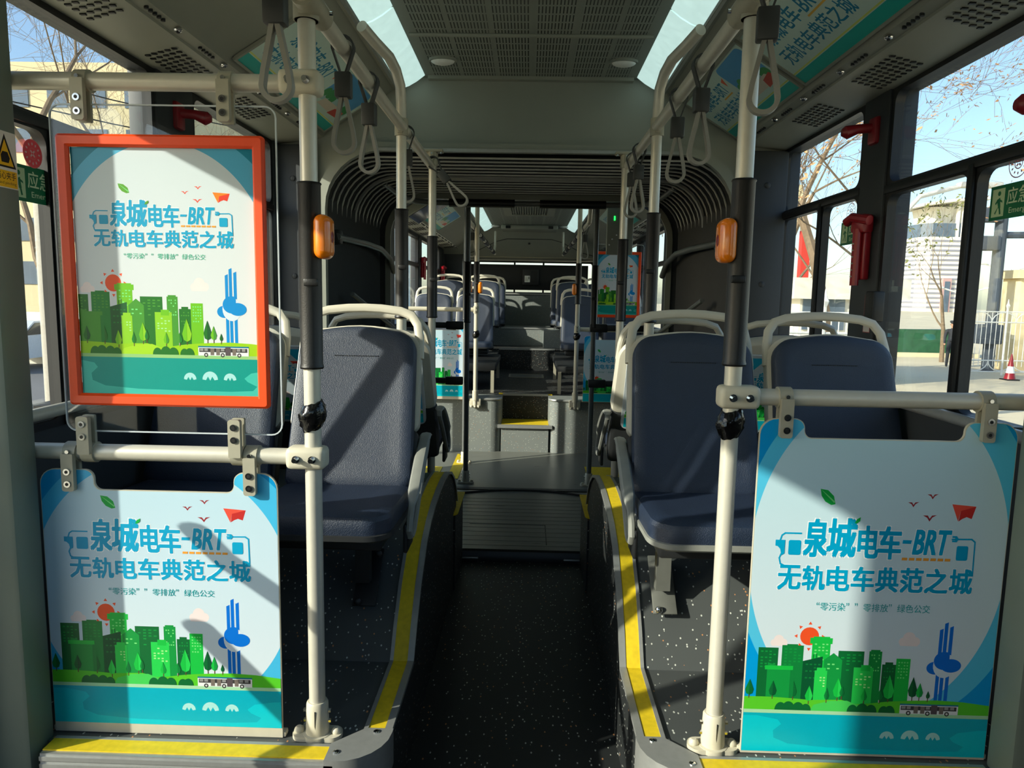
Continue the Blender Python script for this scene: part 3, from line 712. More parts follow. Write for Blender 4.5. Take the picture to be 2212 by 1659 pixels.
    for cx, r_ in ((1008, 37), (1127, 46), (1245, 37)):
        yb = 1388; P.poly([B(px, py) for px, py in circ(cx, yb-4, r_, 12, 180, 360)]+[B(cx+r_*.55, yb), B(cx+r_*.28, yb-r_*.45), B(cx, yb+2), B(cx-r_*.28, yb-r_*.45), B(cx-r_*.55, yb)], (168, 222, 224), 14)
    # articulated bus
    rc(1062, 1360, 1197, 1248, (232, 234, 238), 14); rc(1062, 1360, 1194, 1202, (20, 120, 150), 15); rc(1068, 1352, 1206, 1228, (60, 58, 60), 15); rc(1222, 1254, 1198, 1247, (88, 78, 84), 16)
    for x in (1072, 1098, 1196, 1290, 1320): rc(x, x+20, 1208, 1222, (150, 150, 150), 16)
    for x in (1134, 1168, 1264): rc(x, x+22, 1206, 1245, (120, 110, 104), 16)
    for x in (1108, 1206, 1304): b(circ(x, 1244, 12), (40, 40, 42), 17); b(circ(x, 1244, 6), (210, 210, 210), 18)
    # plain blue tower with two discs
    BL = (0, 112, 216) if green else (0, 140, 215)
    for x0, x1, yt in ((1231, 1249, 790), (1254, 1272, 756), (1281, 1299, 775)): b([(x0, yt+8), (x1, yt), (x1, G-35), (x0, G-35)], BL, 3)
    b(circ(1222, 1000, 42, 24, 0, 360, 34), BL, 4); b(circ(1268, 985, 56, 24, 0, 360, 66), (214, 228, 240), 5); b(circ(1302, 985, 52, 24, 0, 360, 36), BL, 6); b(circ(1266, 960, 52, 24, 60, 300, 48), BL, 7)
    # title block
    lf = (20, 170, 70) if green else (90, 160, 40)
    tp([(583, 215), (620, 220), (650, 245), (660, 280), (640, 284), (610, 270), (590, 245)], lf, 2); tp([(583, 215), (660, 270), (652, 274)], (120, 220, 130), 3)
    for x, y, s_ in ((1038, 268, 1), (1128, 232, 1), (1122, 324, 1.25)):
        c_ = (150, 40, 50) if green else (225, 80, 60)
        tp([(x-27*s_, y-4*s_), (x-8*s_, y-4*s_), (x, y+7*s_), (x+8*s_, y-4*s_), (x+27*s_, y-6*s_), (x+10*s_, y+3*s_), (x, y+17*s_), (x-10*s_, y+4*s_)], c_, 2)
    R1, R2 = ((232, 84, 66), (196, 48, 44)) if green else ((250, 130, 30), (225, 60, 40))
    tp([(1225, 268), (1342, 276), (1270, 296)], R1, 2); tp([(1225, 268), (1270, 296), (1260, 342)], R1, 2); tp([(1270, 296), (1342, 276), (1325, 330), (1300, 322), (1280, 330), (1262, 342)], R2, 3)
    def tt(s_, x0, x1, y0, y1, c, off=0, sh=0, l=8, z=1.0):
        a = T(x0, y1); c2 = T(x1, y0); cy = (a[1]+c2[1])/2; hh = abs(c2[1]-a[1])/2/ta*max(1, ta*.96)*z; P.text(s_, a[0], c2[0], cy-hh, cy+hh, c, l, off, sh)
    HALO = (240, 246, 248)
    for dd, l, c, e in ((.066, 4, HALO, 0), (.034, 8, TEAL, 0)):
        tt('泉', 522-e, 630+e, 345-e, 512+e, c, dd, .05, l); tt('城', 636-e, 772+e, 340-e, 512+e, c, dd, .05, l); tt('电', 786-e, 882+e, 370-e, 512+e, c, dd, 0, l); tt('车', 886-e, 992+e, 370-e, 514+e, c, dd, 0, l)
        tt('BRT', 1054-e, 1234+e, 382-e, 490+e, c, dd+.006, .22, l)
        for i, ch in enumerate('无轨电车典范之城'): tt(ch, 405+i*120.5-e, 405+i*120.5+108+e, 550-e, 660+e, c, dd, 0, l+1)
    tp([(1002, 428), (1046, 428), (1042, 444), (1000, 444)], TEAL, 8)
    for i in range(7): tp([(1004+i*35, 505), (1031+i*35, 505), (1030+i*35, 517), (1003+i*35, 517)], (236, 160, 60), 8)
    for x0, x1, y0, y1 in ((445, 506, 440, 505), (1266, 1322, 448, 512)): tp(rrect(x0, x1, y0, y1, 8, 3), TEAL, 8)
    def line(pts, w_):
        for (x0, y0), (x1, y1) in zip(pts, pts[1:]):
            L = math.hypot(x1-x0, y1-y0); nx, ny = -(y1-y0)/L*w_/2, (x1-x0)/L*w_/2; ex, ey = (x1-x0)/L*w_*.3, (y1-y0)/L*w_*.3
            tp([(x0+nx-ex, y0+ny-ey), (x1+nx+ex, y1+ny+ey), (x1-nx+ex, y1-ny+ey), (x0-nx-ex, y0-ny-ey)], TEAL, 8)
    line([(505, 410), (425, 410), (410, 420), (403, 440), (403, 470)], 7); tp([(380, 440), (427, 440), (427, 500), (412, 508), (405, 480), (392, 468), (380, 466)], TEAL, 9); line([(412, 500), (403, 520), (410, 545), (430, 553), (505, 553)], 7)
    line([(1240, 420), (1335, 418), (1352, 430), (1355, 575)], 7); tp([(1240, 405), (1262, 405), (1272, 418), (1262, 432), (1240, 432), (1240, 424), (1254, 424), (1254, 413), (1240, 413)], TEAL, 9)
    SUB = (40, 160, 165) if green else (90, 190, 160)
    for st, x0, x1 in (('零污染', 622, 746), ('零排放', 835, 958), ('绿色公交', 1003, 1165)): tt(st, x0, x1, 712, 750, SUB, .004)
    for st, x in (('“', 603), ('”', 750), ('”', 792), ('”', 961)): tt(st, x, x+14, 712, 726, SUB, .01)
    tp([(760, 360), (770, 342), (788, 333), (786, 350), (772, 361)], lf, 9)

def poster_board(name, label, X0, X1, z0, z1, ztab, cut, Y, design, strip):
    W, H = X1-X0, z1-z0; cx = (X0+X1)/2
    t = thing(name, label, 'advert panel', (cx, Y, z0))
    n0, n1 = (cut[0]-cx), (cut[1]-cx); zc = ztab-z0; r = .035
    def notched(e, zb):
        ol = [(-W/2+e, zb), (W/2-e, zb)]
        for (qx, qz, a0, a1, q) in ((W/2-e-r, H-e-r, 0, 90, r), (n1+e+r*.6, H-e-r*.6, 90, 180, r*.6), (n1-r*.5+e, zc-e+r*.5, 0, -90, r*.5), (n0+r*.5-e, zc-e+r*.5, -90, -180, r*.5), (n0-e-r*.6, H-e-r*.6, 0, 90, r*.6), (-W/2+e+r, H-e-r, 90, 180, r)):
            ol += [(qx+q*math.cos(R(a0+(a1-a0)*k/6)), qz+q*math.sin(R(a0+(a1-a0)*k/6))) for k in range(7)]
        return ol
    m = MB(); m.prism(notched(0, 0), XZ(0), .006, M_cream); m.box((0, .012, .006), (W+.012, .02, .012), M_cream, bev=.002); m.build('board', None, t)
    # the print covers the board down to a plain strip at the foot
    P = PR(lambda u, v, l: (u, -.0004-l, v+strip), (-W/2+.001, W/2-.001, -.0, H))
    P.poly_ = P.poly; bgm = bg_mat(label[:20], W, H, *design['bg'])
    clip = P.clip; P.clip = None
    P.clip = (-W/2+.0015, W/2-.0015, 0, 9)
    ol = [(u, v-strip) for u, v in notched(.0015, strip)]
    class Q(PR): pass
    first = [True]
    base = P.poly
    def poly(pts, rgb, layer=1):
        if not isinstance(rgb, tuple): P.raw(pts, [tuple(range(len(pts)))], rgb, 0)
        else: base(pts, rgb, layer)
    P.poly = poly
    artwork(P, W, H, bgm, ol, **design['art']); P.build('print', t)
    return t
BGL = dict(bg=(.552, .568, .66, (186, 218, 234), (224, 232, 240), (70, 186, 232), (0, 150, 212)), art=dict())
BGR = dict(bg=(.51, .687, .85, (184, 220, 232), (226, 232, 240), (84, 196, 234), (0, 156, 226)), art=dict(ta=1.167, tb=-.068))
PANEL_L = poster_board('advert_panel', 'city skyline advert panel under the middle rail in the left foreground', -1.078, -.540, .268, .899, .853, (-.954, -.638), 1.534, BGL, .024)
PANEL_R = poster_board('advert_panel', 'tall city skyline advert panel under the rail in the right foreground', .522, 1.076, .268, 1.049, 1.007, (.619, .962), 1.534, BGR, .006)

def framed(label, X0, X1, z0, z1, Y):
    W, H = X1-X0, z1-z0; t = thing('framed_poster', label, 'poster', ((X0+X1)/2, Y, z0))
    sx0, sx1, sz0, sz1 = -W/2-.018, W/2+.024, -.062, H+.064
    m = MB(); m.prism(rrect(sx0+.003, sx1-.003, sz0+.003, sz1-.003, .022), XZ(.002), .003, M_acryl); m.build('acrylic_sheet', None, t)
    m = MB(); m.frame(rrect(sx0, sx1, sz0, sz1, .025), rrect(sx0+.003, sx1-.003, sz0+.003, sz1-.003, .022), XZ(.0015), .004, M_acryl_edge); m.build('acrylic_edge', None, t)
    b = .026; m = MB(); rg = [[(u, y, v) for u, v in rrect(-W/2+e, W/2-e, e, H-e, r_)] for e, y, r_ in ((0, -.001, .008), (0, -.008, .008), (.005, -.013, .006), (b-.005, -.012, .002), (b, -.006, .001), (b, -.002, .001))]
    m.rings(rg, M_oframe, capa=False, capb=False); m.build('frame', None, t)
    w, h = W-2*b, H-2*b
    P = PR(lambda u, v, l: (u, -.0005-l, v+b), (-w/2, w/2, 0, h)); base = P.poly
    bgm = bg_mat(label[:20]+' ground', w, h, .60, .72, .72, (206, 220, 228), (226, 228, 230), (80, 176, 214), (0, 130, 160))
    def poly(pts, rgb, layer=1):
        if not isinstance(rgb, tuple): P.raw(pts, [tuple(range(len(pts)))], rgb, 0)
        else: base(pts, rgb, layer)
    P.poly = poly
    artwork(P, w, h, bgm, [(-w/2, 0), (w/2, 0), (w/2, h), (-w/2, h)], sx=1.2, sb=1.22, ta=.93, tb=.206, green=False); P.build('print', t)
    m = MB(); m.bx(-w/2, w/2, -.0004, .0018, b, H-b, M_white); m.build('backing', None, t)
    return t
FR_L = framed('orange framed skyline poster on clear sheet in the left foreground', -1.000, -.553, 1.045, 1.627, 1.545)

# overhead adverts on the coving
def cove_ad(label, s, y0, y1, dz=0):
    t = thing('overhead_advert', label, 'advert', (s*.83, (y0+y1)/2, 2.12+dz)); L = y1-y0
    lo, hi = Vector((s*.945, 0, 2.046+dz)), Vector((s*.712, 0, 2.190+dz)); up = (hi-lo); Hh = up.length; up.normalize(); nr = Vector((-s*abs(up.z), 0, -abs(up.x)))
    def fn(u, v, l):                                            # u along the text
        y = (y0+u) if s < 0 else (y1-u)
        q = lo+up*v+nr*(.004+l); return (q.x-t.location.x, y-t.location.y, q.z-t.location.z)
    P = PR(fn, (0, L, 0, Hh))
    m = MB(); m.add([fn(u, v, -.003+d) for d in (0, .0025) for u, v in ((0, 0), (L, 0), (L, Hh), (0, Hh))], [(0, 1, 2, 3), (4, 5, 6, 7), (0, 1, 5, 4), (1, 2, 6, 5), (2, 3, 7, 6), (3, 0, 4, 7)], M_ads); m.build('backing', None, t)
    f = MB()
    for a, b_, c, d in ((-.008, L+.008, -.008, .001), (-.008, L+.008, Hh-.001, Hh+.008), (-.012, .001, 0, Hh), (L-.001, L+.012, 0, Hh)): f.add([fn(u, v, dd) for dd in (-.006, .004) for u, v in ((a, c), (b_, c), (b_, d), (a, d))], [(0, 1, 2, 3), (4, 5, 6, 7), (0, 1, 5, 4), (1, 2, 6, 5), (2, 3, 7, 6), (3, 0, 4, 7)], M_coving)
    f.build('edge_channel', None, t)
    rect = lambda a, b_, c, d, col, l: P.poly([(a, c), (b_, c), (b_, d), (a, d)], col, l)
    rect(0, L, 0, Hh, (212, 236, 226), 0); rect(0, L, 0, Hh*.16, (30, 186, 176), 1); rect(0, L, Hh*.17, Hh*.19, (220, 230, 120), 1)
    P.poly(rrect(L*.60, L*.97, Hh*.36, Hh*.97, .03), (90, 170, 226), 1); P.poly([(L*.60, Hh*.36), (L*.97, Hh*.36), (L*.97, Hh*.5), (L*.85, Hh*.6), (L*.72, Hh*.52), (L*.60, Hh*.5)], (178, 214, 214), 2)
    for x, y, r_ in ((.63, .50, .05), (.68, .54, .06), (.73, .48, .05), (.90, .50, .05), (.94, .46, .04)): P.poly(circ(L*x, Hh*y, Hh*r_*2, 12), (70, 160, 96), 3)
    P.poly([(L*.66, Hh*.28), (L*.90, Hh*.28), (L*.94, Hh*.36), (L*.90, Hh*.46), (L*.68, Hh*.42)], (226, 214, 196), 4); P.poly([(L*.82, Hh*.26), (L*.97, Hh*.30), (L*.94, Hh*.44), (L*.84, Hh*.40)], (214, 84, 72), 5)
    P.text('泉城电车', L*.10, L*.36, Hh*.60, Hh*.86, (20, 140, 180), 6, .02); P.text('-BRT', L*.37, L*.52, Hh*.62, Hh*.82, (20, 140, 180), 6, .02, .2)
    rect(L*.38, L*.52, Hh*.565, Hh*.59, (236, 190, 80), 6)
    P.text('无轨电车典范之城', L*.06, L*.57, Hh*.27, Hh*.52, (20, 140, 180), 6, .016)
    P.poly([(L*.54, Hh*.80), (L*.59, Hh*.84), (L*.55, Hh*.68)], (240, 110, 70), 6)
    P.build('print', t); return t
cove_ad('overhead advert on the left coving behind the first strap', -1, 2.37, 3.36)
cove_ad('overhead advert on the right coving nearest the camera', 1, 1.62, 2.555)
cove_ad('overhead advert on the right coving next to the gangway arch', 1, 2.60, 3.38)
cove_ad('overhead advert on the left coving of the rear section', -1, 6.2, 7.5, -.07)
cove_ad('overhead advert on the right coving of the rear section', 1, 6.2, 7.5, -.07)
# ------------------------------------------------------------------ seats
def offset_poly(p, d):                                          # shrink about the middle, d on every side
    xs = [q[0] for q in p]; ys = [q[1] for q in p]; cx, cy = (min(xs)+max(xs))/2, (min(ys)+max(ys))/2; hx, hy = (max(xs)-min(xs))/2, (max(ys)-min(ys))/2
    return [(cx+(x-cx)*(1-d/hx), cy+(y-cy)*(1-d/hy)) for x, y in p]
def pad(m, ol, layers, fn, mm):                                 # cushion: outline rings at (inset, height)
    rg = [[fn(u, v, h) for u, v in offset_poly(ol, i)] for i, h in layers]
    return m.rings(rg, mm)
def back_outline(wb, wt, s0, s1, r, n=7):
    p = []
    for (cx, cy, a0, q) in ((-wb+.03, s0+.03, 180, .03), (wb-.03, s0+.03, 270, .03), (wt-r, s1-r, 0, r)):
        p += [(cx+q*math.cos(R(a0+90*k/n)), cy+q*math.sin(R(a0+90*k/n))) for k in range(n+1)]
    p += [(wt-r-(2*wt-2*r)*k/6, s1+.014*math.sin(math.pi*k/6)) for k in range(1, 6)]
    p += [(-wt+r+r*math.cos(R(90+90*k/n)), s1-r+r*math.sin(R(90+90*k/n))) for k in range(n+1)]
    return p
LEAN = R(20)
def seat(name, label, loc, rz=0, arm=0, group=None, lean=LEAN, advert=False, pan=True, bracket=False):
    t = thing(name, label, 'seat', loc, rz, group)
    c_, s_ = math.cos(lean), math.sin(lean)
    bk = lambda x, s, h: (x, .205+s*s_-h*c_, .40+s*c_+h*s_)      # h towards the sitter
    ol = back_outline(.213, .203, .0, .545, .075)
    m = MB(); pad(m, ol, [(.004, 0), (0, .012), (.0, .036), (.006, .046), (.02, .052), (.05, .050), (.085, .046)], bk, M_navy); b = m.build('backrest', None, t)
    m = MB()
    for k in range(26): m.box((0, 0, 0), (.0028, .002, .0035), M_black, xf=Matrix.Translation(bk(-.075+k*.006, .45, .0462)))
    m.build('stitching', None, b)
    so = back_outline(.221, .214, .20, .558, .08); m = MB(); pad(m, so, [(.02, -.052), (.006, -.048), (0, -.036), (0, .008), (.012, .012)], bk, M_shell); m.build('upper_shell', None, t)
    lo = rrect(-.219, .219, -.07, .205, .02); m = MB(); pad(m, lo, [(.02, -.056), (.006, -.05), (0, -.038), (0, .006), (.012, .01)], bk, M_shelldark); m.build('lower_shell', None, t)
    m = MB(); hp = [(-.208, .46), (-.205, .53), (-.196, .585), (-.172, .62), (-.13, .635), (-.06, .643), (0, .645), (.06, .643), (.13, .635), (.172, .62), (.196, .585), (.205, .53), (.208, .46)]
    m.tube([bk(x, q, -.018) for x, q in hp], .0165, 10, M_shell, flat=.8); m.build('top_handle', None, t)
    # seat cushion and pan
    co = [(x, y) for x, y in rrect(-.213, .213, -.225, .205, (.075, .075, .02, .02), 7)]
    cf = lambda x, y, h: (x, y, (.385+h-(y+.225)*.05+(.03*max(0, -(y+.15))/.075*-.25 if y < -.15 else 0)))
    m = MB(); pad(m, co, [(.0, 0), (0, .02), (.0, .045), (.007, .056), (.025, .062), (.06, .061), (.1, .058)], cf, M_navy); m.build('cushion', None, t)
    m = MB(); pad(m, offset_poly(co, -.006), [(.03, -.018), (.008, -.015), (0, -.008), (0, .006), (.01, .008)], cf, M_shelldark if not bracket == 'light' else M_arm); m.build('seat_pan', None, t)
    if pan:
        m = MB(); m.bx(-.17, .17, -.11, .17, .30, .355, M_dark, bev=.01); m.build('support_frame', None, t)
    t.scale = (.92, .90, .93)
    if arm:
        x = arm*.238; lp = [(-.03, .32), (.0, .385), (.10, .455), (.22, .525), (.32, .567), (.365, .562), (.36, .53), (.29, .49), (.19, .42), (.10, .35), (.04, .305)]
        lp2 = []
        for i in range(len(lp)):                                # round the corners of the loop
            a, b2 = lp[i], lp[(i+1) % len(lp)]; lp2 += [(a[0]*.75+b2[0]*.25, a[1]*.75+b2[1]*.25), (a[0]*.25+b2[0]*.75, a[1]*.25+b2[1]*.75)]
        m = MB(); N = len(lp2); vs = []; fs = []
        for i, p in enumerate(lp2):
            a, b2 = lp2[i-1], lp2[(i+1) % N]; d = Vector((b2[0]-a[0], b2[1]-a[1])).normalized(); n_ = Vector((-d.y, d.x))
            ww = .02 if p[1] > .40+p[0]*.45 else .011
            for k in range(8):
                an = 2*math.pi*k/8; vs.append((x+ww*math.cos(an), p[0]+n_.x*.009*math.sin(an), p[1]+n_.y*.009*math.sin(an)))
        for i in range(N):
            j = (i+1) % N
            for k in range(8): fs.append((i*8+k, i*8+(k+1) % 8, j*8+(k+1) % 8, j*8+k))
        m.add(vs, fs, M_arm); m.build('armrest', None, t)
        m = MB(); m.box((x-arm*.012, .03, .31), (.014, .11, .09), M_dark, bev=.006); m.cyl((x-arm*.02, .0, .325), (x+arm*.004, .0, .325), .009, 10, M_dark); m.build('armrest_mount', None, t)
    if bracket:
        bm_ = M_dark if bracket != 'light' else mat('grey bracket steel', (110, 112, 106), .5, .2)
        bx_ = .09 if bracket == 'dark' else -.12; m = MB(); m.box((0, 0, 0), (.075, .008, .20), bm_, xf=Matrix.Translation((bx_, .075, .15))@Matrix.Rotation(R(-48), 4, 'X'), bev=.003); m.bx(bx_-.03, bx_+.015, .02, .055, .15, .345, bm_); m.build('support_bracket', None, t)
        for zz, yy in ((.095, .015), (.21, .13)):
            q = MB(); q.sphere((bx_+(.024 if zz > .2 else -.02), yy-.012, zz), (.013, .01, .013), M_chrome if bracket == 'light' else M_dark, 6); q.build('bolt', None, t)
    return t
def seat_advert(t, lean):                                        # clear holder with a print on the back of the shell
    c_, s_ = math.cos(lean), math.sin(lean); bk = lambda x, s, h: (x, .205+s*s_-h*c_, .40+s*c_+h*s_)
    W, H = .33, .36; f = lambda u, v, l: bk(-u, .145+v, -.068-l)
    m = MB(); m.prism(rrect(-W/2-.012, W/2+.012, -.012, H+.012, .03), lambda u, v, q: bk(u, .145+v, -.0555-q), .0115, M_acryl_edge); h = m.build('advert_holder', None, t)
    P = PR(f, (-W/2, W/2, 0, H)); base = P.poly
    def poly(pts, rgb, layer=1): base(pts, rgb if isinstance(rgb, tuple) else (206, 222, 232), layer)
    P.poly = poly
    artwork(P, W, H, None, rrect(-W/2, W/2, 0, H, .02), ta=.82, tb=.12, sb=.85); 
    P.poly([(-W/2, H), (-W/2, H*.55), (-W/2+.03, H*.8), (-W/2+.09, H)], (40, 176, 214), 1); P.poly([(W/2, H), (W/2, H*.55), (W/2-.03, H*.8), (W/2-.09, H)], (40, 176, 214), 1)
    P.poly([(W/2, H*.2), (W/2, H*.42), (W/2-.06, H*.2)], (70, 170, 220), 1)
    P.build('print', h)
fs_ = 'navy leather seats facing the camera at the front'
A = seat('bus_seat', 'sunlit navy leather seat left of the aisle, right behind the left foreground pole', (-.53, 1.955, .325), 0, 1, fs_, bracket='dark')
D = seat('bus_seat', 'shaded navy leather seat right of the aisle, beside the right foreground pole', (.535, 1.955, .325), 0, -1, fs_, bracket='light')
B_ = seat('bus_seat', 'navy leather window seat on the left behind the orange framed poster', (-.97, 1.955, .325), 0, 0, fs_)
C_ = seat('bus_seat', 'shaded navy leather window seat on the right above the tall advert panel', (.975, 1.955, .325), 0, 0, fs_)
rs_ = 'seats facing the gangway with cream shells towards the camera'; RL = R(27)
for s, nm in ((-1, 'left'), (1, 'right')):
    for x, y, d, a in ((.555, 3.13, 'aisle', 1), (.985, 3.13, 'window', 0)):
        q = seat('bus_seat', 'rear facing %s seat on the %s with cream shell and advert on its back' % (d, nm), (s*x, y, .325), R(180), (s if d == 'aisle' else 0), rs_, lean=RL)
        seat_advert(q, RL)
# rear section seats
rr_ = 'navy seats in the rear section'
proto = None
for s, nm in ((-1, 'left'), (1, 'right')):
    for x, y, z, lb in ((.55, 7.25, .44, 'aisle seat in the first rear row on the'), (.99, 7.25, .44, 'window seat in the first rear row on the'), (.55, 8.65, .61, 'aisle seat in the second rear row on the raised'), (.99, 8.65, .61, 'window seat in the second rear row on the raised'), (.50, 9.28, .61, 'aisle seat in the last rear row on the'), (.94, 9.28, .61, 'window seat in the last rear row on the')):
        lab = 'navy %s %s side beyond the gangway' % (lb, nm)
        if proto is None: proto = seat('bus_seat', lab, (s*x, y, z), 0, 0, rr_, lean=R(14))
        else: dup(proto, (s*x, y, z), 0, lab, rr_)
for s, nm in ((-1, 'left'), (1, 'right')):
    t = thing('seat_pedestal', 'dark metal pedestal with pale legs under the first rear seats on the %s' % nm, 'seat base', (s*.715, 6.9, .445))
    m = MB(); m.bx(-.44, .44, -.6, .6, .19, .25, M_dark, bev=.01); m.build('platform', None, t)
    for k in (-1, 1):
        q = MB(); q.bx(k*.43, k*.40, -.6, -.57, 0, .2, M_clamp); q.build('leg', None, t)
        q = MB(); q.bx(k*.43, k*.40, .55, .58, 0, .2, M_clamp); q.build('leg', None, t)

# ------------------------------------------------------------------ rear section
m = MB()
def corner(s): return [(s*1.19, 5.88), (s*.285, 5.88)]+[(s*(.285-.085*math.sin(R(a))), 5.965-.085*math.cos(R(a))) for a in range(0, 91, 15)]+[(s*.20, 6.22), (s*1.19, 6.22)]
for s in (-1, 1): m.prism(corner(s), XY(-.05), .495, M_specks_grey)
m.bx(-.2, .2, 5.90, 6.22, -.05, .225, M_specks_grey); m.bx(-1.19, 1.19, 6.2, 10.3, -.05, .445, M_specks_dark); m.bx(-.2, .2, 6.195, 6.2, .22, .44, M_specks_dark)
m.bx(-1.19, 1.19, 8.37, 10.3, .4, .69, M_specks_dark); m.bx(-.5, .5, 9.0, 10.3, .6, .91, M_specks_grey)
m.bx(.2, .5, 8.6, 9.0, .6, .905, M_specks_grey)
for s in (-1, 1): m.bx(s*.33, s*1.19, 7.95, 10.3, .4, .66, M_specks_dark)
m.bx(-1.19, 1.19, 4.55, 5.9, -.06, -.001, M_plate)
struct(m.build('floor_rear'), 'stepped speckled grey floor of the rear section', 'floor')
m = MB()
for s in (-1, 1):
    cc = corner(s)[:-1]
    m.tube([(x, y-.002, .446) for x, y in cc[:8]], .011, 8, M_alu)
m.bx(-.2, .2, 6.188, 6.21, .438, .456, M_alu); m.bx(-.23, .23, 5.875, 5.905, .205, .232, M_alu); m.bx(-.33, .33, 8.36, 8.385, .68, .70, M_alu); m.bx(-.33, .33, 8.99, 9.01, .90, .92, M_alu)
struct(m.build('trim_7'), 'silver step edging of the rear section', 'trim')
m = MB(); m.bx(-.2, .2, 5.905, 6.19, .226, .231, M_yellow)
for s in (-1, 1): m.bx(s*.19, s*.235, 6.19, 6.24, .447, .453, M_yellow)
m.bx(-1.1, -.62, 4.8, 5.3, .001, .003, M_yellow); m.bx(-.55, -.47, 4.95, 5.75, .001, .003, M_yellow); m.bx(.47, .95, 4.9, 5.4, .001, .003, M_yellow)
struct(m.build('trim_8'), 'yellow floor markings of the rear section', 'trim')
t = thing('floor_hatch', 'dark framed floor hatch in the rear aisle', 'hatch', (0.0, 7.7, .446))
m = MB(); m.frame(rrect(-.19, .19, -.16, .16, .01), rrect(-.17, .17, -.14, .14, .01), XY(0), .005, M_clamp); m.build('rim', None, t); m = MB(); m.bx(-.17, .17, -.14, .14, 0, .002, M_plate); m.build('lid', None, t)
m = MB(); m.bx(-1.19, 1.19, 9.95, 10.3, .6, 1.345, M_specks_grey); m.bx(-1.19, 1.19, 10.27, 10.35, -.85, 1.36, M_wall); m.bx(-1.19, 1.19, 10.27, 10.35, 1.80, 2.35, M_wall)
for s in (-1, 1): m.bx(s*.92, s*1.19, 9.95, 10.35, 1.3, 1.9, M_wall)
m.bx(-1.0, 1.0, 9.93, 9.96, 1.335, 1.355, M_alu)
o = struct(m.build('wall_rear'), 'speckled grey rear wall below the back window', 'wall')
m = MB(); m.prism([(9.62, 2.215), (9.70, 2.12), (9.85, 1.95), (9.98, 1.85), (10.02, 1.82), (10.3, 1.80), (10.3, 2.24)], lambda u, v, q: (-1.19+q, u, v), 2.38, M_ceil)
m.tube([(-.95, 9.955, 1.86), (-.72, 9.88, 1.915), (-.45, 9.77, 2.04), (-.3, 9.735, 2.075), (.3, 9.735, 2.075), (.45, 9.77, 2.04), (.72, 9.88, 1.915), (.95, 9.955, 1.86)], .004, 6, M_dark)
m.tube([(-1.1, 9.98, 1.845), (1.1, 9.98, 1.845)], .005, 6, M_clamp); m.sphere((0, 9.775, 2.02), .016, M_dark, 5)
for s in (-1, 1): m.sphere((s*.5, 9.81, 1.985), .014, M_coving, 5)
m.build('rear_coving', None, o)
WN[0] += 1; m = MB(); m.frame(rrect(-.92, .92, 1.355, 1.80, .0005), rrect(-.9, .9, 1.37, 1.785, .03), XZ(10.22), .06, M_frame)
for x in (-.2, .21): m.bx(x-.012, x+.012, 10.21, 10.25, 1.36, 1.79, M_frame)
o = struct(m.build('window_%d' % WN[0]), 'back window mostly covered by a black board', 'window'); m = MB(); m.bx(-.9, .9, 10.25, 10.255, 1.36, 1.79, M_glass); m.build('pane', None, o)
m = MB(); m.bx(-.83, .84, 10.185, 10.2, 1.40, 1.755, M_black, bev=.004); tag(m.build('window_board'), 'long black board covering the middle of the back window', 'board')
t = thing('control_box', 'black box with white notice in the middle of the back window', 'box', (.03, 10.185, 1.58))
m = MB(); m.bx(-.115, .115, -.05, 0, -.11, .11, M_dark, bev=.006); m.build('case', None, t)
for k in range(5): m = MB(); m.bx(.01+k*.018, .018+k*.018, -.053, -.049, -.08, .08, M_black); m.build('slot', None, t)
m = MB(); m.bx(-.085, -.01, -.053, -.05, -.07, .02, M_white); n = m.build('notice', None, t); m = MB()
for k in range(4): m.bx(-.078, -.035, -.0545, -.053, -.012-k*.014, -.006-k*.014, M_clamp)
m.bx(-.03, -.018, -.0545, -.053, -.03, .008, M_dark); m.build('notice_print', None, n)
# rear posts, rails, panels
pole('grab_pole', 'dark pole standing on the turntable edge left of the aisle', (-.405, 4.85, 0), 1.93, (1.12, 1.53), lower=mat('dark tube', (104, 108, 108), .42, .1), rad=.017)
pole('grab_pole', 'dark pole standing on the turntable edge right of the aisle', (.455, 4.85, 0), 1.93, (1.10, 1.52), lower=_mats['dark tube'], rad=.017)
pole('grab_pole', 'second dark pole just behind the left turntable pole', (-.47, 5.45, 0), 2.2, (1.12, 1.56), lower=_mats['dark tube'], rad=.017, button=(1, 1.37))
for s, x, nm in ((-1, -.418, 'left'), (1, .412, 'right')):
    t = pole('grab_pole', 'cream pole bolted to the front of the rear platform, %s of the step' % nm, (x, 5.855, .40), 2.2, (1.25, 1.58), lower=M_cream, rad=.018, feet=False, tape=(.96, 1.02), button=(-s, 1.37), collar=(1.19 if s < 0 else 1.045,))
    m = MB(); m.box((0, .006, .02), (.095, .032, .07), M_cream, bev=.008); m.tube([(0, 0, .04), (0, 0, .12)], .025, 12, M_cream)
    for k in (-1, 0, 1): m.sphere((k*.03, -.01, -.012), .012, M_cream, 5)
    m.build('side_mount', None, t)
for s, z, nm in ((-1, 1.19, 'left'), (1, 1.045, 'right')):
    m = MB(); m.cyl((s*.44, 5.86, z), (s*1.17, 5.86, z), .018, 14, M_cream); tag(m.build('partition_rail'), 'rail across the %s side at the front of the rear platform' % nm, 'rail')
    t = thing('barrier_arm', 'pair of dark bars hinged on the dark turntable pole at the %s' % nm, 'barrier', (s*.43, 4.85, .72))
    for zz in (0, .38):
        m = MB(); m.bx(s*.0, s*.42, -.012, .012, zz-.02, zz+.02, M_dark, bev=.006); m.bx(s*-.0, s*.12, -.02, .02, zz-.028, zz+.028, M_dark, bev=.008); m.build('bar', None, t)
    q = dup(PANEL_L if s < 0 else PANEL_R, (s*.695, 5.835, .447), 0, 'city skyline advert panel at the front of the rear platform on the %s' % nm, 'advert panels', (.80, 1, .98 if s < 0 else .70))
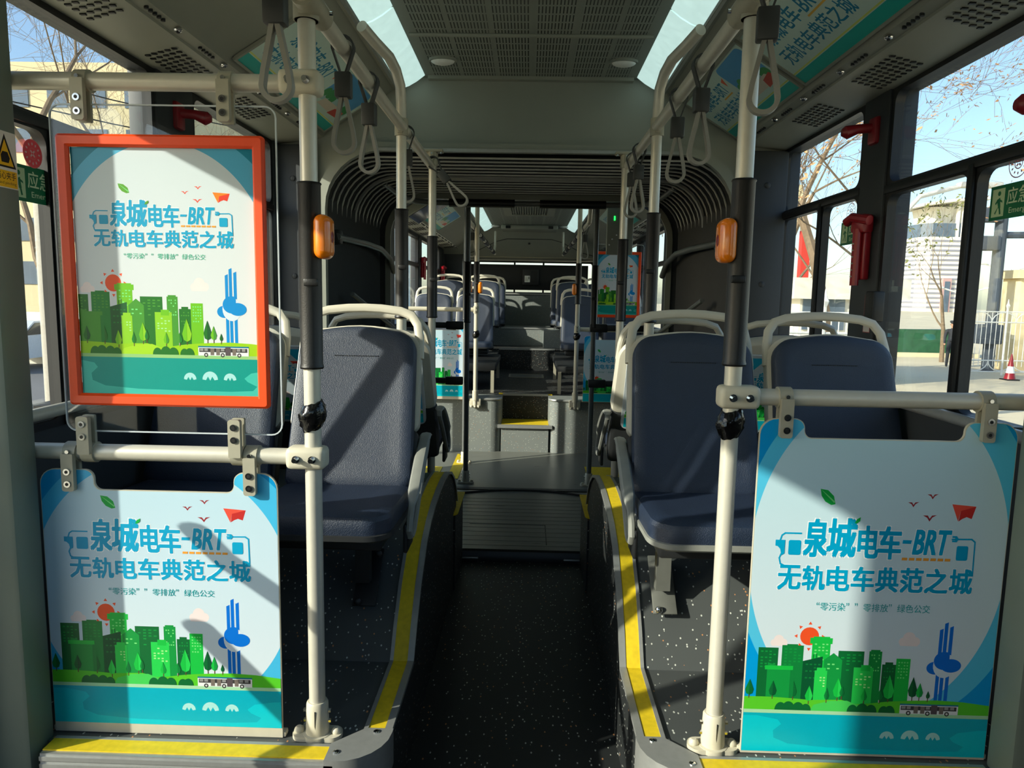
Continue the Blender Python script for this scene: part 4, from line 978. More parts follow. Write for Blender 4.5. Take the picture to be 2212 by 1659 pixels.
PANEL_L['group'] = PANEL_R['group'] = 'advert panels'
q = dup(FR_L, (.735, 5.90, 1.146), 0, 'orange framed skyline poster beyond the gangway on the right', 'framed posters', (.84, 1, .92)); FR_L['group'] = 'framed posters'
for s, nm in ((-1, 'left'), (1, 'right')):
    t = thing('ceiling_handrail', 'overhead handrail with black sleeves in the rear section on the %s' % nm, 'handrail', (s*.45, 7.4, 1.86))
    m = MB(); m.cyl((0, -2.0, 0), (0, 2.1, 0), .017, 12, M_tube); m.build('tube', None, t)
    for k in range(5): m = MB(); m.cyl((0, -1.4+k*.7, 0), (0, -1.0+k*.7, 0), .024, 12, M_foam); m.build('foam_sleeve', None, t)
    m = MB(); m.tube([(0, 1.9, 0), (0, 2.15, .1), (0, 2.2, .3)], .017, 10, M_tube); m.tube([(0, -2, 0), (0, -2.1, .1), (0, -2.12, .33)], .017, 10, M_tube); m.build('end_bend', None, t)
    dup(strap0, (s*.45, 5.75, 1.86), 0, 'small grey hanging strap in the rear section on the %s' % nm, 'hanging straps on the overhead rails')
    m = MB(); m.tube([(s*.94, 3.55, 1.58), (s*.92, 4.1, 1.585), (s*.90, 4.4, 1.575), (s*.885, 4.6, 1.53), (s*.88, 4.72, 1.45)], .018, 12, _mats['dark tube']); m.box((s*.95, 3.58, 1.58), (.05, .06, .07), M_dark, bev=.01)
    tag(m.build('side_grab_rail'), 'dark curved grab rail along the %s bellows wall' % nm, 'handrail')
    m = MB(); m.tube([(s*.88, 3.6, 1.30), (s*.80, 4.2, 1.12), (s*.78, 4.6, 1.02)], .012, 8, _mats['dark tube']); tag(m.build('low_grab_rail'), 'thin slanting bar low on the %s bellows wall' % nm, 'handrail')
t = thing('cross_bar', 'grab bar with two black sleeves across the far gangway arch', 'handrail', (0, 4.64, 1.89))
m = MB(); m.tube([(-.84, -.45, .05), (-.80, -.2, .02), (-.72, -.06, .0), (-.62, 0, 0), (.62, 0, 0), (.72, -.06, 0), (.80, -.2, .02), (.84, -.45, .05)], .018, 12, _mats['dark tube']); m.build('tube', None, t)
for s in (-1, 1): m = MB(); m.cyl((s*.08-.01, 0, 0), (s*.5-.01, 0, 0), .026, 14, M_foam); m.build('foam_sleeve', None, t)
t = thing('ceiling_air_grille', 'square air grille in the rear ceiling', 'grille', (0, 7.6, 2.21))
m = MB(); m.frame(rrect(-.27, .27, -.42, .42, .02), rrect(-.19, .19, -.36, .36, .01), XY(-.02), .02, M_ceil); m.build('frame', None, t)
m = MB()
for k in range(14): m.bx(-.18+k*.026, -.168+k*.026, -.36, .36, -.012, -.004, M_ceil)
m.build('slats', None, t)
t = thing('ceiling_air_outlet', 'low air outlet box at the back of the rear ceiling', 'air outlet', (0, 9.35, 2.2))
m = MB(); m.bx(-.36, .36, -.2, .2, -.05, .01, M_ceil, bev=.02); m.build('case', None, t)
for x in (-.27, .27): m = MB(); m.bx(x-.03, x+.03, -.21, -.195, -.04, -.005, M_black); m.build('opening', None, t)
for s in (-1, 1): m = MB(); m.sphere((s*.44, 9.3, 2.205), (.06, .05, .02), M_white, 6); tag(m.build('dome_light'), 'round dome light at the %s rear of the rear ceiling' % ('left' if s < 0 else 'right'), 'light')
t = thing('equipment_panel', 'grey panel with small green light right of the far arch', 'equipment', (.66, 5.3, 1.62))
m = MB(); m.bx(-.09, .10, -.02, .02, 0, .42, M_ceil, bev=.005); m.build('case', None, t)
m = MB(); m.bx(-.042, -.032, -.024, -.019, .245, .275, mat('green led', (30, 230, 80), .4, emit=3)); m.build('green_light', None, t)
for x, z in ((-.02, .14), (-.05, .11), (.05, .15), (-.07, .07), (.06, .1)): m = MB(); m.sphere((x, -.021, z), .006, M_chrome, 5); m.build('screw', None, t)
for s, loc, ry, lb in ((1, (.90, 5.05, 1.93), 34, 'tilted black screen under the right coving past the gangway'), (-1, (-.80, 5.75, 2.0), -32, 'dark display panel set in the left coving past the gangway')):
    t = thing('display_screen', lb, 'screen', loc); t.rotation_euler = (0, R(ry), 0)
    m = MB(); m.bx(-.17, .17, -.16 if s > 0 else -.28, .16 if s > 0 else .28, -.03, .03, M_ceil if s < 0 else M_dark, bev=.008); m.build('case', None, t)
    m = MB(); m.bx(-.155, .155, -.165 if s > 0 else -.25, .14 if s > 0 else .25, -.033, -.02, M_screen); m.build('screen', None, t)
m = MB(); m.box((0, 0, 0), (.05, .004, .05), M_red, xf=Matrix.Translation((-.76, 5.0, 2.065))@Matrix.Rotation(R(60), 4, 'X')); tag(m.build('red_sticker'), 'small red square sticker on the left coving past the gangway', 'sticker')

# emergency hammers, stickers, small fittings
def hammer(label, loc, rz, group='emergency hammers'):
    t = thing('emergency_hammer', label, 'hammer', loc, rz, group)
    m = MB(); m.bx(-.022, .022, -.03, 0, -.11, .11, M_red, bev=.006); m.bx(-.03, .03, -.05, 0, .045, .11, M_red, bev=.012); m.build('holder', None, t)
    m = MB(); m.tube([(0, -.042, -.13), (0, -.044, .06)], .014, 10, M_red); m.tube([(-.05, -.045, .085), (-.02, -.048, .10), (.05, -.045, .085)], .016, 10, M_red); m.build('hammer', None, t)
    m = MB()
    for k in range(6): m.sphere((0, -.058, -.10+k*.022), .0035, M_clamp, 4)
    m.build('grip_dots', None, t); return t
h0 = hammer('red emergency hammer in its holder on the right window pillar', (1.165, 2.50, 1.49), R(-70))
for s, y, z, lb in ((-1, 2.43, 1.50, 'red emergency hammer on the left window pillar behind the framed poster'), (-1, 7.8, 1.60, 'red emergency hammer on the first rear pillar at the left'), (-1, 9.55, 1.58, 'red emergency hammer near the back at the left'), (1, 7.8, 1.60, 'red emergency hammer on the rear pillar at the right')):
    dup(h0, (s*1.165, y, z), R(70 if s < 0 else -70), lb)
for s, y, lb in ((1, 2.52, 'red knob of the emergency valve high on the right window pillar'), (-1, 2.44, 'red knob of the emergency valve high on the left pillar seen over the framed poster'), (1, 1.62, 'red knob of the emergency valve at the right edge of the view')):
    t = thing('emergency_valve', lb, 'valve', (s*1.175, y, 1.88 if y > 2 else 1.74))
    m = MB(); m.box((0, 0, 0), (.03, .06, .09), M_red, bev=.01); m.build('body', None, t); m = MB(); m.tube([(0, 0, .01), (-s*.05, .02, .01), (-s*.085, .03, .0), (-s*.10, .032, .0)], [.016, .016, .023, .012], 12, M_red); m.build('knob', None, t)
GREEN = (10, 110, 70)
def exit_sign(label, s, y0, z0, L=.235, H=.085):
    t = thing('exit_sticker', label, 'sign', (s*1.193, y0, z0)); fn = lambda u, v, l: (-s*(.0008+l), (u if s < 0 else -u), v)
    P = PR(fn); P.poly([(0, 0), (L, 0), (L, H), (0, H)], GREEN, 0); P.poly([(.008, .008), (.055, .008), (.055, H-.008), (.008, H-.008)], (190, 214, 170), 1)
    P.poly(circ(.034, H-.02, .006, 10), GREEN, 2)
    for a in ([(.026, .05), (.038, .055), (.042, .03), (.034, .028)], [(.034, .034), (.041, .03), (.045, .014), (.039, .013)], [(.034, .034), (.03, .03), (.02, .018), (.024, .014)], [(.036, .052), (.047, .046), (.048, .041), (.036, .046)], [(.03, .052), (.02, .042), (.023, .038), (.032, .046)]): P.poly(a, GREEN, 2)
    for i, ch in enumerate('应急出口'): P.text(ch, .064+i*.042, .102+i*.042, .034, .074, (210, 226, 190), 2, .012)
    P.text('Emergency exit', .075, .22, .008, .026, (210, 226, 190), 2); P.mb.bx(-.0006, .0006, min(0, (1 if s < 0 else -1)*L), max(0, (1 if s < 0 else -1)*L), 0, H, pm(GREEN)); P.build('print', t); return t
exit_sign('green exit sticker on the left front window beside the grey post', -1, 1.655, 1.505)
exit_sign('green exit sticker on the nearest right window', 1, 1.895, 1.515)
exit_sign('green exit sticker on the second right window by the hammer', 1, 2.775, 1.515)
def ring_sticker(label, s, y, z, r, col, fill):
    t = thing('round_sticker', label, 'sticker', (s*1.193, y, z)); fn = lambda u, v, l: (-s*(.0008+l), (u if s < 0 else -u), v); P = PR(fn)
    if fill: P.poly(circ(0, 0, r, 28), col, 0)
    c2 = (240, 190, 190) if fill else col; m = P.mb
    for ra, rb, l in ((r, r*.92, 1), (r*.42, r*.34, 1)):
        o_, i_ = circ(0, 0, ra, 28), circ(0, 0, rb, 28); m.add([fn(u, v, l*.0002) for u, v in o_+i_], [(k, (k+1) % 28, 28+(k+1) % 28, 28+k) for k in range(28)], pm(c2 if not fill else (250, 110, 110)))
    for k in range(12): a = R(30*k); P.poly([(r*.68*math.cos(a)+q*math.cos(w_), r*.68*math.sin(a)+q*math.sin(w_)) for w_, q in ((a, r*.13), (a+1.57, r*.08), (a+3.14, r*.13), (a-1.57, r*.08))], c2, 2)
    for k in range(4): a = R(45+90*k); P.poly([(r*.1*math.cos(a-.8), r*.1*math.sin(a-.8)), (r*.3*math.cos(a-.2), r*.3*math.sin(a-.2)), (r*.3*math.cos(a+.2), r*.3*math.sin(a+.2)), (r*.1*math.cos(a+.8), r*.1*math.sin(a+.8))], c2, 2)
    P.build('print', t)
ring_sticker('round red sticker on the left front window above the exit sticker', -1, 1.742, 1.622, .034, (252, 84, 96), True)
ring_sticker('round pale pink sticker above the nearest right exit sticker', 1, 1.80, 1.645, .036, (216, 140, 150), False)
ring_sticker('round pale pink sticker above the second right exit sticker', 1, 2.70, 1.63, .036, (216, 140, 150), False)
t = thing('warning_sticker', 'yellow triangle warning sticker on the grey post at the left', 'sticker', (-1.0745, 1.455, 1.505)); fn = lambda u, v, l: (.0004+l, u, v); P = PR(fn)
P.poly([(0, 0), (.066, 0), (.066, .115), (0, .115)], (226, 224, 214), 0); P.poly([(.002, .002), (.064, .002), (.064, .036), (.002, .036)], (236, 186, 20), 1)
P.poly([(.003, .042), (.063, .042), (.033, .11)], (24, 22, 20), 1); P.poly([(.010, .046), (.056, .046), (.033, .099)], (236, 186, 20), 2)
P.poly([(.022, .052), (.042, .052), (.046, .062), (.040, .074), (.026, .074), (.020, .066)], (24, 22, 20), 3); P.text('当心夹手', .006, .060, .018, .033, (24, 22, 20), 3, .01); P.text('Hand pinching', .006, .060, .006, .014, (24, 22, 20), 3); P.mb.bx(-.0004, .0003, 0, .066, 0, .115, pm((226, 224, 214))); P.build('print', t)
t = thing('pillar_notice', 'small red and white notice low on the right window pillar', 'sticker', (1.1745, 2.50, 1.20)); fn = lambda u, v, l: (-.0004-l, -u, v); P = PR(fn)
P.poly([(0, 0), (.05, 0), (.05, .13), (0, .13)], (150, 70, 72), 0); P.poly([(.012, .06), (.018, .06), (.034, .11), (.028, .112)], (220, 216, 210), 1); P.poly([(.02, .07), (.04, .062), (.042, .068), (.024, .078)], (220, 216, 210), 1); P.poly([(.003, .003), (.047, .003), (.047, .045), (.003, .045)], (214, 206, 202), 1)
P.mb.bx(-.0004, .0003, -.05, 0, 0, .13, pm((150, 70, 72))); P.build('print', t)
m = MB(); m.bx(1.14, 1.18, 2.37, 2.43, 1.24, 1.34, M_dark, bev=.006); tag(m.build('window_latch'), 'black latch block on the edge of the nearest right window', 'latch')
for s, nm in ((-1, 'left'), (1, 'right')):
    m = MB(); m.cyl((s*1.155, 1.56, 1.0), (s*1.155, 3.3, 1.0), .016, 12, M_alu if s > 0 else M_tube)
    for y in (1.7, 3.2): m.bx(s*1.155, s*1.19, y-.015, y+.015, .985, 1.015, M_dark)
    tag(m.build('window_guard_rail'), 'silver guard rail along the bottom of the %s front windows' % nm, 'rail')
t = thing('floor_heater', 'dark grey heater box with slots under the right window seat', 'heater', (.86, 1.86, .268))
m = MB(); m.bx(-.16, .30, -.04, .10, .12, .30, mat('heater paint', (58, 64, 66), .5), bev=.006); m.bx(-.15, -.10, -.03, .1, 0, .13, M_dark); m.bx(.2, .25, -.03, .1, 0, .13, M_dark); m.build('case', None, t)
for k in range(6):
    for c in range(4): m = MB(); m.bx(-.14+c*.10, -.06+c*.10, -.043, -.039, .15+k*.024, .158+k*.024, M_black); m.build('slot', None, t)
# ------------------------------------------------------------------ outside
GZ = -1.08
m = MB(); m.bx(-160, 320, -60, 400, GZ-.2, GZ, M_stone); o = m.build('ground'); struct(o, 'pale concrete yard outside the bus', 'ground')
m = MB(); m.bx(-60, -9, -40, 200, GZ, GZ+.012, M_asph); struct(m.build('road'), 'grey road on the left outside the bus', 'road')
M_bark = mat('bark', (128, 110, 88), .85, 0, .2, 12, bump=.6, bscale=30)
M_twig = mat('twigs', (150, 128, 100), .8)
def tree(label, loc, h, r0, seed, lean=(0, 0), depth=6, leaf=None, forks=3, spread=.55, group='bare trees', fork_at=.35, lr=.05):
    t = thing('tree', label, 'tree', loc, 0, group); rng = random.Random(seed); m = MB(); tw = MB(); lv = MB()
    def grow(p, d, L, r, k):
        n = 4; pts = [p.copy()]; rad = [r]
        for i in range(n):
            d = (d+Vector((rng.uniform(-.13, .13), rng.uniform(-.13, .13), rng.uniform(-.05, .10)))).normalized(); p = p+d*L/n; pts.append(p.copy()); rad.append(max(.0035, r*(1-.45*(i+1)/n)))
        (m if k > 2 else tw).tube(pts, rad, 7 if k > 3 else (5 if k > 1 else 3), M_bark if k > 2 else M_twig, cap=False)
        if k <= 0: 
            if leaf:
                for q in range(3):
                    c = pts[-1]+Vector((rng.uniform(-1, 1), rng.uniform(-1, 1), rng.uniform(-1, 1)))*.12; a = Vector((rng.uniform(-1, 1), rng.uniform(-1, 1), rng.uniform(-1, 1))).normalized(); b = a.orthogonal().normalized()
                    lv.add([c-a*lr, c+b*lr*.45, c+a*lr, c-b*lr*.45], [(0, 1, 2, 3)], leaf)
            return
        for i in range(forks):
            an = rng.uniform(0, 6.28); ax = d.orthogonal().normalized(); ax = Matrix.Rotation(an, 3, d)@ax
            nd = (d*math.cos(spread*(1+rng.uniform(-.3, .5)))+ax*math.sin(spread*(1+rng.uniform(-.3, .5)))).normalized(); nd.z += .08
            q = pts[-1] if i < 2 else pts[2]
            grow(q, nd.normalized(), L*(rng.uniform(.42, .58) if k == depth else rng.uniform(.66, .9)), rad[-1]*rng.uniform(.55, .78), k-1)
    grow(Vector((0, 0, 0)), Vector((lean[0], lean[1], 1)).normalized(), h*fork_at, r0, depth)
    m.build('trunk', None, t, recalc=False); tw.build('twigs', None, t, recalc=False)
    if lv.v: lv.build('leaves', None, t, recalc=False, smooth=False)
    return t
L_dry = mat('dry leaves', (196, 150, 104), .7); L_ol = mat('olive leaves', (120, 122, 60), .7)
tree('tall bare tree with forked trunk outside the second right window', (5.95, 14, GZ), 12, .15, 3, (-.02, 0), 7, L_dry, 3, .5, fork_at=.36)
tree('bare tree with dry leaves spreading behind the right window pillar', (5.15, 10.4, GZ), 11, .12, 8, (.0, -.0), 7, L_dry, 3, .55, fork_at=.38, lr=.04)
tree('young evergreen sapling in front of the white tower', (17.3, 30, GZ), 6.2, .10, 12, (0, 0), 4, L_ol, 3, .4, fork_at=.45, lr=.10)
tree('bare tree close outside the left front window', (-8.3, 12.4, GZ), 13, .16, 21, (.02, 0), 7, None, 3, .5, fork_at=.36)
tree('second bare tree further left behind the framed poster', (-8.6, 17.5, GZ), 13, .15, 31, (0, .02), 7, None, 3, .52, fork_at=.34)
tree('bare tree outside the rear windows on the left', (-7.5, 27, GZ), 12, .2, 41, (0, 0), 5, None, 3, .5)
tree('bare tree outside the rear windows on the right', (8.2, 24, GZ), 12, .2, 51, (0, 0), 5, L_dry, 3, .5)
M_bwall = mat('cream building wall', (226, 208, 164), .8, 0, .05, .5); M_bwhite = mat('white building wall', (236, 232, 218), .8, 0, .03, .5); M_bglass = mat('building glass', (96, 112, 128), .2, 0, .2, .5); M_fencew = mat('white fence paint', (226, 226, 220), .5)
def block(label, x0, x1, y0, y1, z1, nx, nz, wallm, roof=True):
    t = thing('building', label, 'building', ((x0+x1)/2, (y0+y1)/2, GZ)); m = MB(); m.bx(x0, x1, y0, y1, GZ, z1, wallm); m.bx(x0-.3, x1+.3, y0-.3, y1+.3, z1-.1, z1+.5, wallm); m.build('walls', None, t, world=True)
    for i in range(nx):
        for j in range(nz):
            x = x0+(i+.5)*(x1-x0)/nx; z = GZ+2+(j+.5)*(z1-GZ-2)/nz; q = MB(); q.bx(x-.6, x+.6, y0-.06, y0+.1, z-.7, z+.7, M_bglass); q.build('window', None, t, world=True)
    return t
block('cream apartment block behind the bare trees on the left', -37, -22.8, 44, 60, 14.2, 6, 5, M_bwall)
block('small pale yard building behind the right fence', 7.9, 10.6, 21, 24, 1.5, 2, 1, M_bwhite)
block('tall pale block beyond the road at the left rear', -40, -14, 70, 84, 12, 8, 5, M_bwhite)
# white tower with winged roof
t = thing('tower', 'white high rise tower with a wide winged roof beyond the yard', 'building', (138.5, 250, GZ))
def octa(rx, ry, cut): return [(-rx+cut, -ry), (rx-cut, -ry), (rx, -ry+cut), (rx, ry-cut), (rx-cut, ry), (-rx+cut, ry), (-rx, ry-cut), (-rx, -ry+cut)]
m = MB(); m.prism(octa(9.6, 9.6, 3), XY(0), 24.5, M_bwhite); m.build('shaft', None, t)
for k in range(15):
    q = MB(); q.prism(octa(9.75, 9.75, 3), XY(1.2+k*1.55), .62, mat('strip window', (150, 150, 160), .3)); q.build('window_band', None, t)
m = MB(); m.prism(octa(8.8, 8.8, 2.6), XY(24.4), 4.6, M_bglass); m.build('glass_storey', None, t)
m = MB(); m.rings([[(x, y, z) for x, y in octa(a, a, a*.3)] for a, z in ((5.4, 28), (6.6, 34.5))], M_bwhite); m.bx(1.2, 2.0, -9.2, -8.2, 18, 36, M_bwhite); m.bx(2.8, 3.4, -9.2, -8.2, 18, 36, M_bwhite); m.build('crown', None, t)
m = MB(); m.add([(-11, -11, 34.2), (0, -12, 35.8), (11, -11, 36.6), (12, 0, 36.6), (11, 11, 36.2), (-11, 11, 34.2), (-11, -11, 35.0), (0, -12, 36.6), (11, -11, 37.4), (12, 0, 37.4), (11, 11, 37), (-11, 11, 35)], [(0, 1, 2, 3, 4, 5), (6, 7, 8, 9, 10, 11)]+[(i, (i+1) % 6, 6+(i+1) % 6, 6+i) for i in range(6)], M_bwhite); m.build('roof_wing', None, t)
for x in (-1, 6.6): m = MB(); m.bx(x-1.4, x+1.4, -10.6, -9.4, 0, 11, mat('pink granite', (196, 160, 156), .7)); p = m.build('entrance_frame', None, t); m = MB(); m.bx(x-.8, x+.8, -10.8, -10.5, 0, 10, M_bglass); m.build('glazing', None, p)
# white gate fence and nearer picket fence
def fence(label, x0, x1, y, z0, z1, step, cat='fence'):
    t = thing('white_fence', label, cat, (x0, y, z0)); L = x1-x0; H = z1-z0
    m = MB()
    for z in (.12, .5, H-.35, H): m.tube([(0, 0, z), (L, 0, z)], .022, 8, M_fencew)
    for k in range(int(L/.8)):
        m.tube([(k*.8+.4+.4*math.cos(R(a)), 0, H-.35+.33*math.sin(R(a))) for a in range(0, 181, 20)], .018, 6, M_fencew); m.tube([(k*.8+.4+.4*math.cos(R(a)), 0, .5-.35*math.sin(R(a))) for a in range(0, 181, 20)], .018, 6, M_fencew)
    m.build('rails', None, t)
    for k in range(int(L/step)+1):
        big = k % 8 == 0; q = MB(); q.tube([(k*step, 0, 0 if big else .3), (k*step, 0, H+(.1 if big else -.0))], .035 if big else .011, 6, M_fencew)
        if big: q.rings([[(k*step+r_*math.cos(R(a)), r_*math.sin(R(a)), H+z) for a in range(0, 360, 60)] for r_, z in ((.03, .1), (.07, .2), (.03, .28), (.01, .42))], M_fencew)
        q.build('picket', None, t)
    return t
fence('white wrought gate fence at the right edge of the yard', 14.7, 21.0, 24.2, GZ+.05, 1.1, .16)
fence('white picket fence near the tree outside the second right window', 4.1, 5.75, 12.5, GZ, 1.12, .13)
m = MB(); m.bx(17.8, 18.9, 26.4, 27.4, GZ, 2.3, M_bwall, bev=.03); m.bx(17.6, 19.1, 26.2, 27.6, 2.3, 2.6, M_bwall); tag(m.build('gate_pier'), 'cream gate pier behind the white gate fence', 'pier')
m = MB(); m.bx(16.6, 20.4, 33, 33.6, GZ, .15, mat('green hoarding', (40, 92, 60), .8, 0, .2, 4)); m.bx(16.4, 20.6, 32.8, 33.8, GZ, GZ+.18, M_stone); tag(m.build('green_barrier'), 'low green barrier at the back of the yard', 'barrier')
# signs, lamps, cone
t = thing('traffic_pole', 'tall dark traffic pole with camera boxes beyond the gate fence', 'pole', (16.9, 26.4, GZ)); M_tp = mat('traffic pole paint', (70, 78, 88), .6)
m = MB(); m.tube([(0, 0, 0), (0, 0, 6)], .2, 10, M_tp); m.tube([(0, 0, 4.9), (5, 0, 5.0)], .12, 8, M_tp); m.build('post', None, t)
for z in (5.6, 4.6): m = MB(); m.bx(-.75, -.1, -.25, .25, z-.25, z+.25, M_tp, bev=.04); m.build('camera_box', None, t)
m = MB(); m.bx(-.6, .2, -.4, .2, 1.0, 1.7, M_tp, bev=.03); m.build('control_box', None, t)
def lamp(label, loc, h, arms):
    t = thing('street_lamp', label, 'street lamp', loc); m = MB(); m.tube([(0, 0, 0), (0, 0, h)], [.12, .07], 8, M_fencew); m.build('post', None, t)
    for s in arms:
        m = MB(); m.tube([(0, 0, h-.6), (s*.5, 0, h), (s*1.4, 0, h+.25)], .05, 8, M_fencew); m.build('arm', None, t); m = MB(); m.bx(s*1.3, s*2.2, -.12, .12, h+.2, h+.32, M_fencew, bev=.03); m.build('lamp_head', None, t)
lamp('white street lamp near the pillar with its arm over the yard', (7.95, 16, GZ), 4.7, (1,)); lamp('white twin street lamp far behind the gate fence', (26.3, 40, GZ), 4.4, (-1, 1)); lamp('smaller white twin street lamp left of the traffic pole', (27.5, 46, GZ), 3.2, (-1, 1))
t = thing('traffic_cone', 'red and white traffic cone by the gate fence', 'cone', (15.6, 23.2, GZ)); m = MB(); m.bx(-.2, .2, -.2, .2, 0, .04, M_black); m.build('base', None, t); m = MB()
for a, b_, c in ((.17, .0, M_red), (.13, .2, M_white), (.09, .42, M_red), (.06, .6, M_red)): m.tube([(0, 0, b_+.03), (0, 0, b_+.25)], [a, a-.045], 12, c)
m.build('cone', None, t)
t = thing('red_white_tower', 'slim red and white tower beyond the second right window', 'tower', (22.6, 60, GZ)); m = MB(); m.bx(-.35, .35, -.35, .35, 0, 8.2, mat('red tower paint', (206, 60, 46), .6)); m.build('lower', None, t); m = MB(); m.bx(-.34, .34, -.34, .34, 8.2, 11, M_bwhite); m.build('upper', None, t); m = MB(); m.bx(-1.6, -.6, -.5, .5, 8.5, 11.8, M_bwall); m.build('side_block', None, t)
t = thing('blue_notice_board', 'white and blue notice board beside the right window pillar', 'sign', (7.0, 14, GZ)); m = MB(); m.bx(-.2, .2, -.03, .03, 1.7, 2.75, mat('sign blue', (40, 90, 170), .5), bev=.01); m.build('board', None, t); m = MB(); m.bx(-.17, .15, -.04, -.02, 1.8, 2.7, M_white); m.build('panel', None, t); m = MB(); m.tube([(0, 0, 0), (0, 0, 1.7)], .04, 8, M_fencew); m.build('post', None, t)
m = MB(); m.prism(circ(0, 0, .13, 20), lambda u, v, q: (u, -.045-q, 2.45+v), .004, M_red); m.prism(circ(0, 0, .10, 20), lambda u, v, q: (u, -.05-q, 2.45+v), .004, M_white); m.build('red_ring', None, t)
m = MB(); m.tube([(-8.15, 12.0, GZ), (-8.15, 12.0, 3.4)], .16, 12, mat('concrete pole', (176, 170, 158), .8)); tag(m.build('concrete_pole'), 'grey concrete pole outside the left front window', 'pole')
m = MB()
for k in range(6): m.tube([(-8.6+.0*k, 13.5, GZ+k*.3), (-8.6, 13.5, GZ+(k+1)*.3)], .13, 12, M_red if k % 2 else M_white)
tag(m.build('striped_bollard'), 'red and white striped post outside the left front window', 'bollard')
m = MB(); m.bx(-40, -12.2, 22, 22.4, GZ, .55, M_bwhite); tag(m.build('low_wall'), 'low pale wall across the road on the left', 'wall')
for i, (x0, y0, x1, y1, z) in enumerate(((-14, 5, -6, 22, 5.2), (6, 8, 30, 40, 6.4))):
    m = MB()
    for k in range(2): m.tube([(x0+(x1-x0)*q/8, y0+(y1-y0)*q/8, z+k*.5-.4*math.sin(math.pi*q/8)) for q in range(9)], .014, 5, M_black)
    tag(m.build('overhead_wires'), 'pair of black overhead wires outside the %s windows' % ('left', 'right')[i], 'wires')
# white car at the left
t = thing('car', 'white car parked across the road on the left', 'car', (-15.3, 21, GZ), R(90)); prof = [(-2.1, .35), (-2.15, .75), (-1.9, .9), (-1.1, 1.0), (-.5, 1.42), (.7, 1.45), (1.4, 1.05), (2.0, .95), (2.15, .7), (2.1, .35)]
m = MB(); m.prism(prof, lambda u, v, q: (u, -.85+q, v), 1.7, mat('white car paint', (232, 234, 236), .25, coat=.6)); m.build('body', None, t)
m = MB(); m.prism([(-.98, 1.02), (-.48, 1.37), (.66, 1.39), (1.22, 1.06)], lambda u, v, q: (u, -.87+q, v), 1.74, M_screen); m.build('windows', None, t)
for x in (-1.35, 1.35):
    for y in (-.78, .78): m = MB(); m.cyl((x, y-.1, .33), (x, y+.1, .33), .33, 18, M_black); w_ = m.build('wheel', None, t); m = MB(); m.cyl((x, y-.11, .33), (x, y+.11, .33), .19, 12, M_alu); m.build('rim', None, w_)
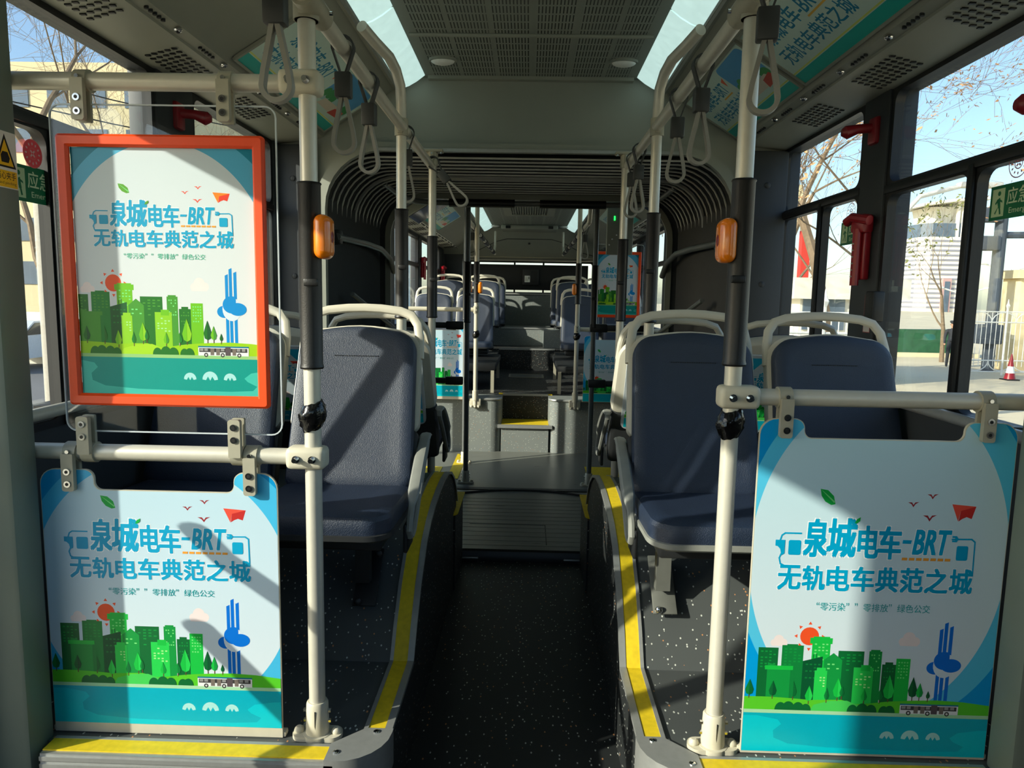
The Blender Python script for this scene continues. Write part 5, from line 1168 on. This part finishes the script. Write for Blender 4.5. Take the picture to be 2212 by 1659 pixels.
# people in the yard
def person(label, loc, rz, cloth, trousers, skin, cap=None, bag=None, hgt=1.75):
    t = thing('person', label, 'person', loc, rz); k = hgt/1.75
    J = {'pel': (0, 0, .95), 'wai': (0, 0, 1.08), 'che': (0, .0, 1.30), 'nck': (0, 0, 1.47), 'hd0': (0, -.01, 1.55), 'hd1': (0, -.02, 1.64), 'hd2': (0, -.01, 1.72),
         'hl': (.10, 0, .90), 'kl': (.11, -.10, .50), 'al': (.11, .02, .09), 'tl': (.12, -.14, .04), 'hr': (-.10, 0, .90), 'kr': (-.11, .03, .50), 'ar': (-.11, .16, .10), 'tr': (-.12, .02, .03),
         'sl': (.19, 0, 1.42), 'el': (.25, .05, 1.16), 'wl': (.26, -.06, .92), 'fl': (.25, -.09, .84), 'sr': (-.19, 0, 1.42), 'er': (-.25, .02, 1.16), 'wr': (-.25, -.05, .92), 'fr': (-.24, -.08, .84)}
    Rr = dict(pel=.15, wai=.145, che=.165, nck=.06, hd0=.075, hd1=.10, hd2=.075, hl=.10, kl=.07, al=.05, tl=.04, hr=.10, kr=.07, ar=.05, tr=.04, sl=.075, el=.055, wl=.04, fl=.035, sr=.075, er=.055, wr=.04, fr=.035)
    E = 'pel wai,wai che,che nck,nck hd0,hd0 hd1,hd1 hd2,pel hl,hl kl,kl al,al tl,pel hr,hr kr,kr ar,ar tr,che sl,sl el,el wl,wl fl,che sr,sr er,er wr,wr fr'
    ks = list(J); me = bpy.data.meshes.new('body'); me.from_pydata([Vector(J[q])*k for q in ks], [(ks.index(a), ks.index(b)) for a, b in (e.split() for e in E.split(','))], [])
    o = bpy.data.objects.new('body', me); COL.objects.link(o); sk = o.modifiers.new('s', 'SKIN'); me.skin_vertices[0].data[0].use_root = True
    for i, q in enumerate(ks): me.skin_vertices[0].data[i].radius = (Rr[q]*k, Rr[q]*k*(.75 if q in ('pel', 'wai', 'che') else 1))
    ss = o.modifiers.new('u', 'SUBSURF'); ss.levels = ss.render_levels = 2
    dg = bpy.context.evaluated_depsgraph_get(); nm = bpy.data.meshes.new_from_object(o.evaluated_get(dg)); o.modifiers.clear(); o.data = nm; nm.name = 'body'
    nm.materials.clear()
    for q in (cloth, trousers, skin, M_black): nm.materials.append(q)
    for f in nm.polygons:
        z = f.center.z/k; f.material_index = 2 if (z > 1.50 or (z < .91 and abs(f.center.x) > .205*k)) else (3 if z < .10 else (1 if z < .96 else 0)); f.use_smooth = True
    o.parent = t
    m = MB(); m.sphere((0, -.01*k, 1.705*k), (.098*k, .11*k, .07*k), M_black, 8); m.build('hair', None, t)
    m = MB(); m.sphere((0, -.125*k, 1.625*k), .018*k, skin, 5); m.sphere((.10*k, 0, 1.63*k), .022*k, skin, 5); m.sphere((-.10*k, 0, 1.63*k), .022*k, skin, 5); m.sphere((.035*k, -.11*k, 1.66*k), .010*k, M_black, 4); m.sphere((-.035*k, -.11*k, 1.66*k), .010*k, M_black, 4); m.box((0, -.108*k, 1.58*k), (.05*k, .01, .01), M_redbtn); m.build('face', None, t)
    if cap:
        m = MB(); m.tube([(0, 0, 1.70*k), (0, 0, 1.76*k), (0, 0, 1.79*k)], [.112*k, .135*k, .11*k], 16, cap); m.box((0, -.13*k, 1.705*k), (.16*k, .10*k, .012), cap, bev=.004); m.sphere((0, -.125*k, 1.75*k), .02, M_chrome, 5); m.build('cap', None, t)
    if bag:
        m = MB(); m.box((0, .15*k, 1.12*k), (.32, .14, .26), bag, bev=.04); m.build('bag', None, t)
    m = MB(); m.tube([(-.16*k, 0, 1.0*k), (-.05*k, -.11*k, 1.0*k), (.05*k, -.11*k, 1.0*k), (.16*k, 0, 1.0*k), (.05*k, .11*k, 1.0*k), (-.05*k, .11*k, 1.0*k)], .022, 6, M_black, closed=True); m.build('belt', None, t)
    return t
SK = mat('skin', (196, 146, 116), .55); UNI = mat('dark uniform cloth', (44, 46, 52), .8); BLU = mat('blue jacket cloth', (70, 104, 150), .8)
person('person in dark uniform and peaked cap walking beside the gate fence', (16.25, 27.6, GZ), R(-25), UNI, UNI, SK, cap=UNI)
person('person in blue jacket with a bag standing with back turned at the green barrier', (19.3, 32.4, GZ), R(150), BLU, UNI, SK, bag=mat('blue bag', (80, 130, 200), .7), hgt=1.7)
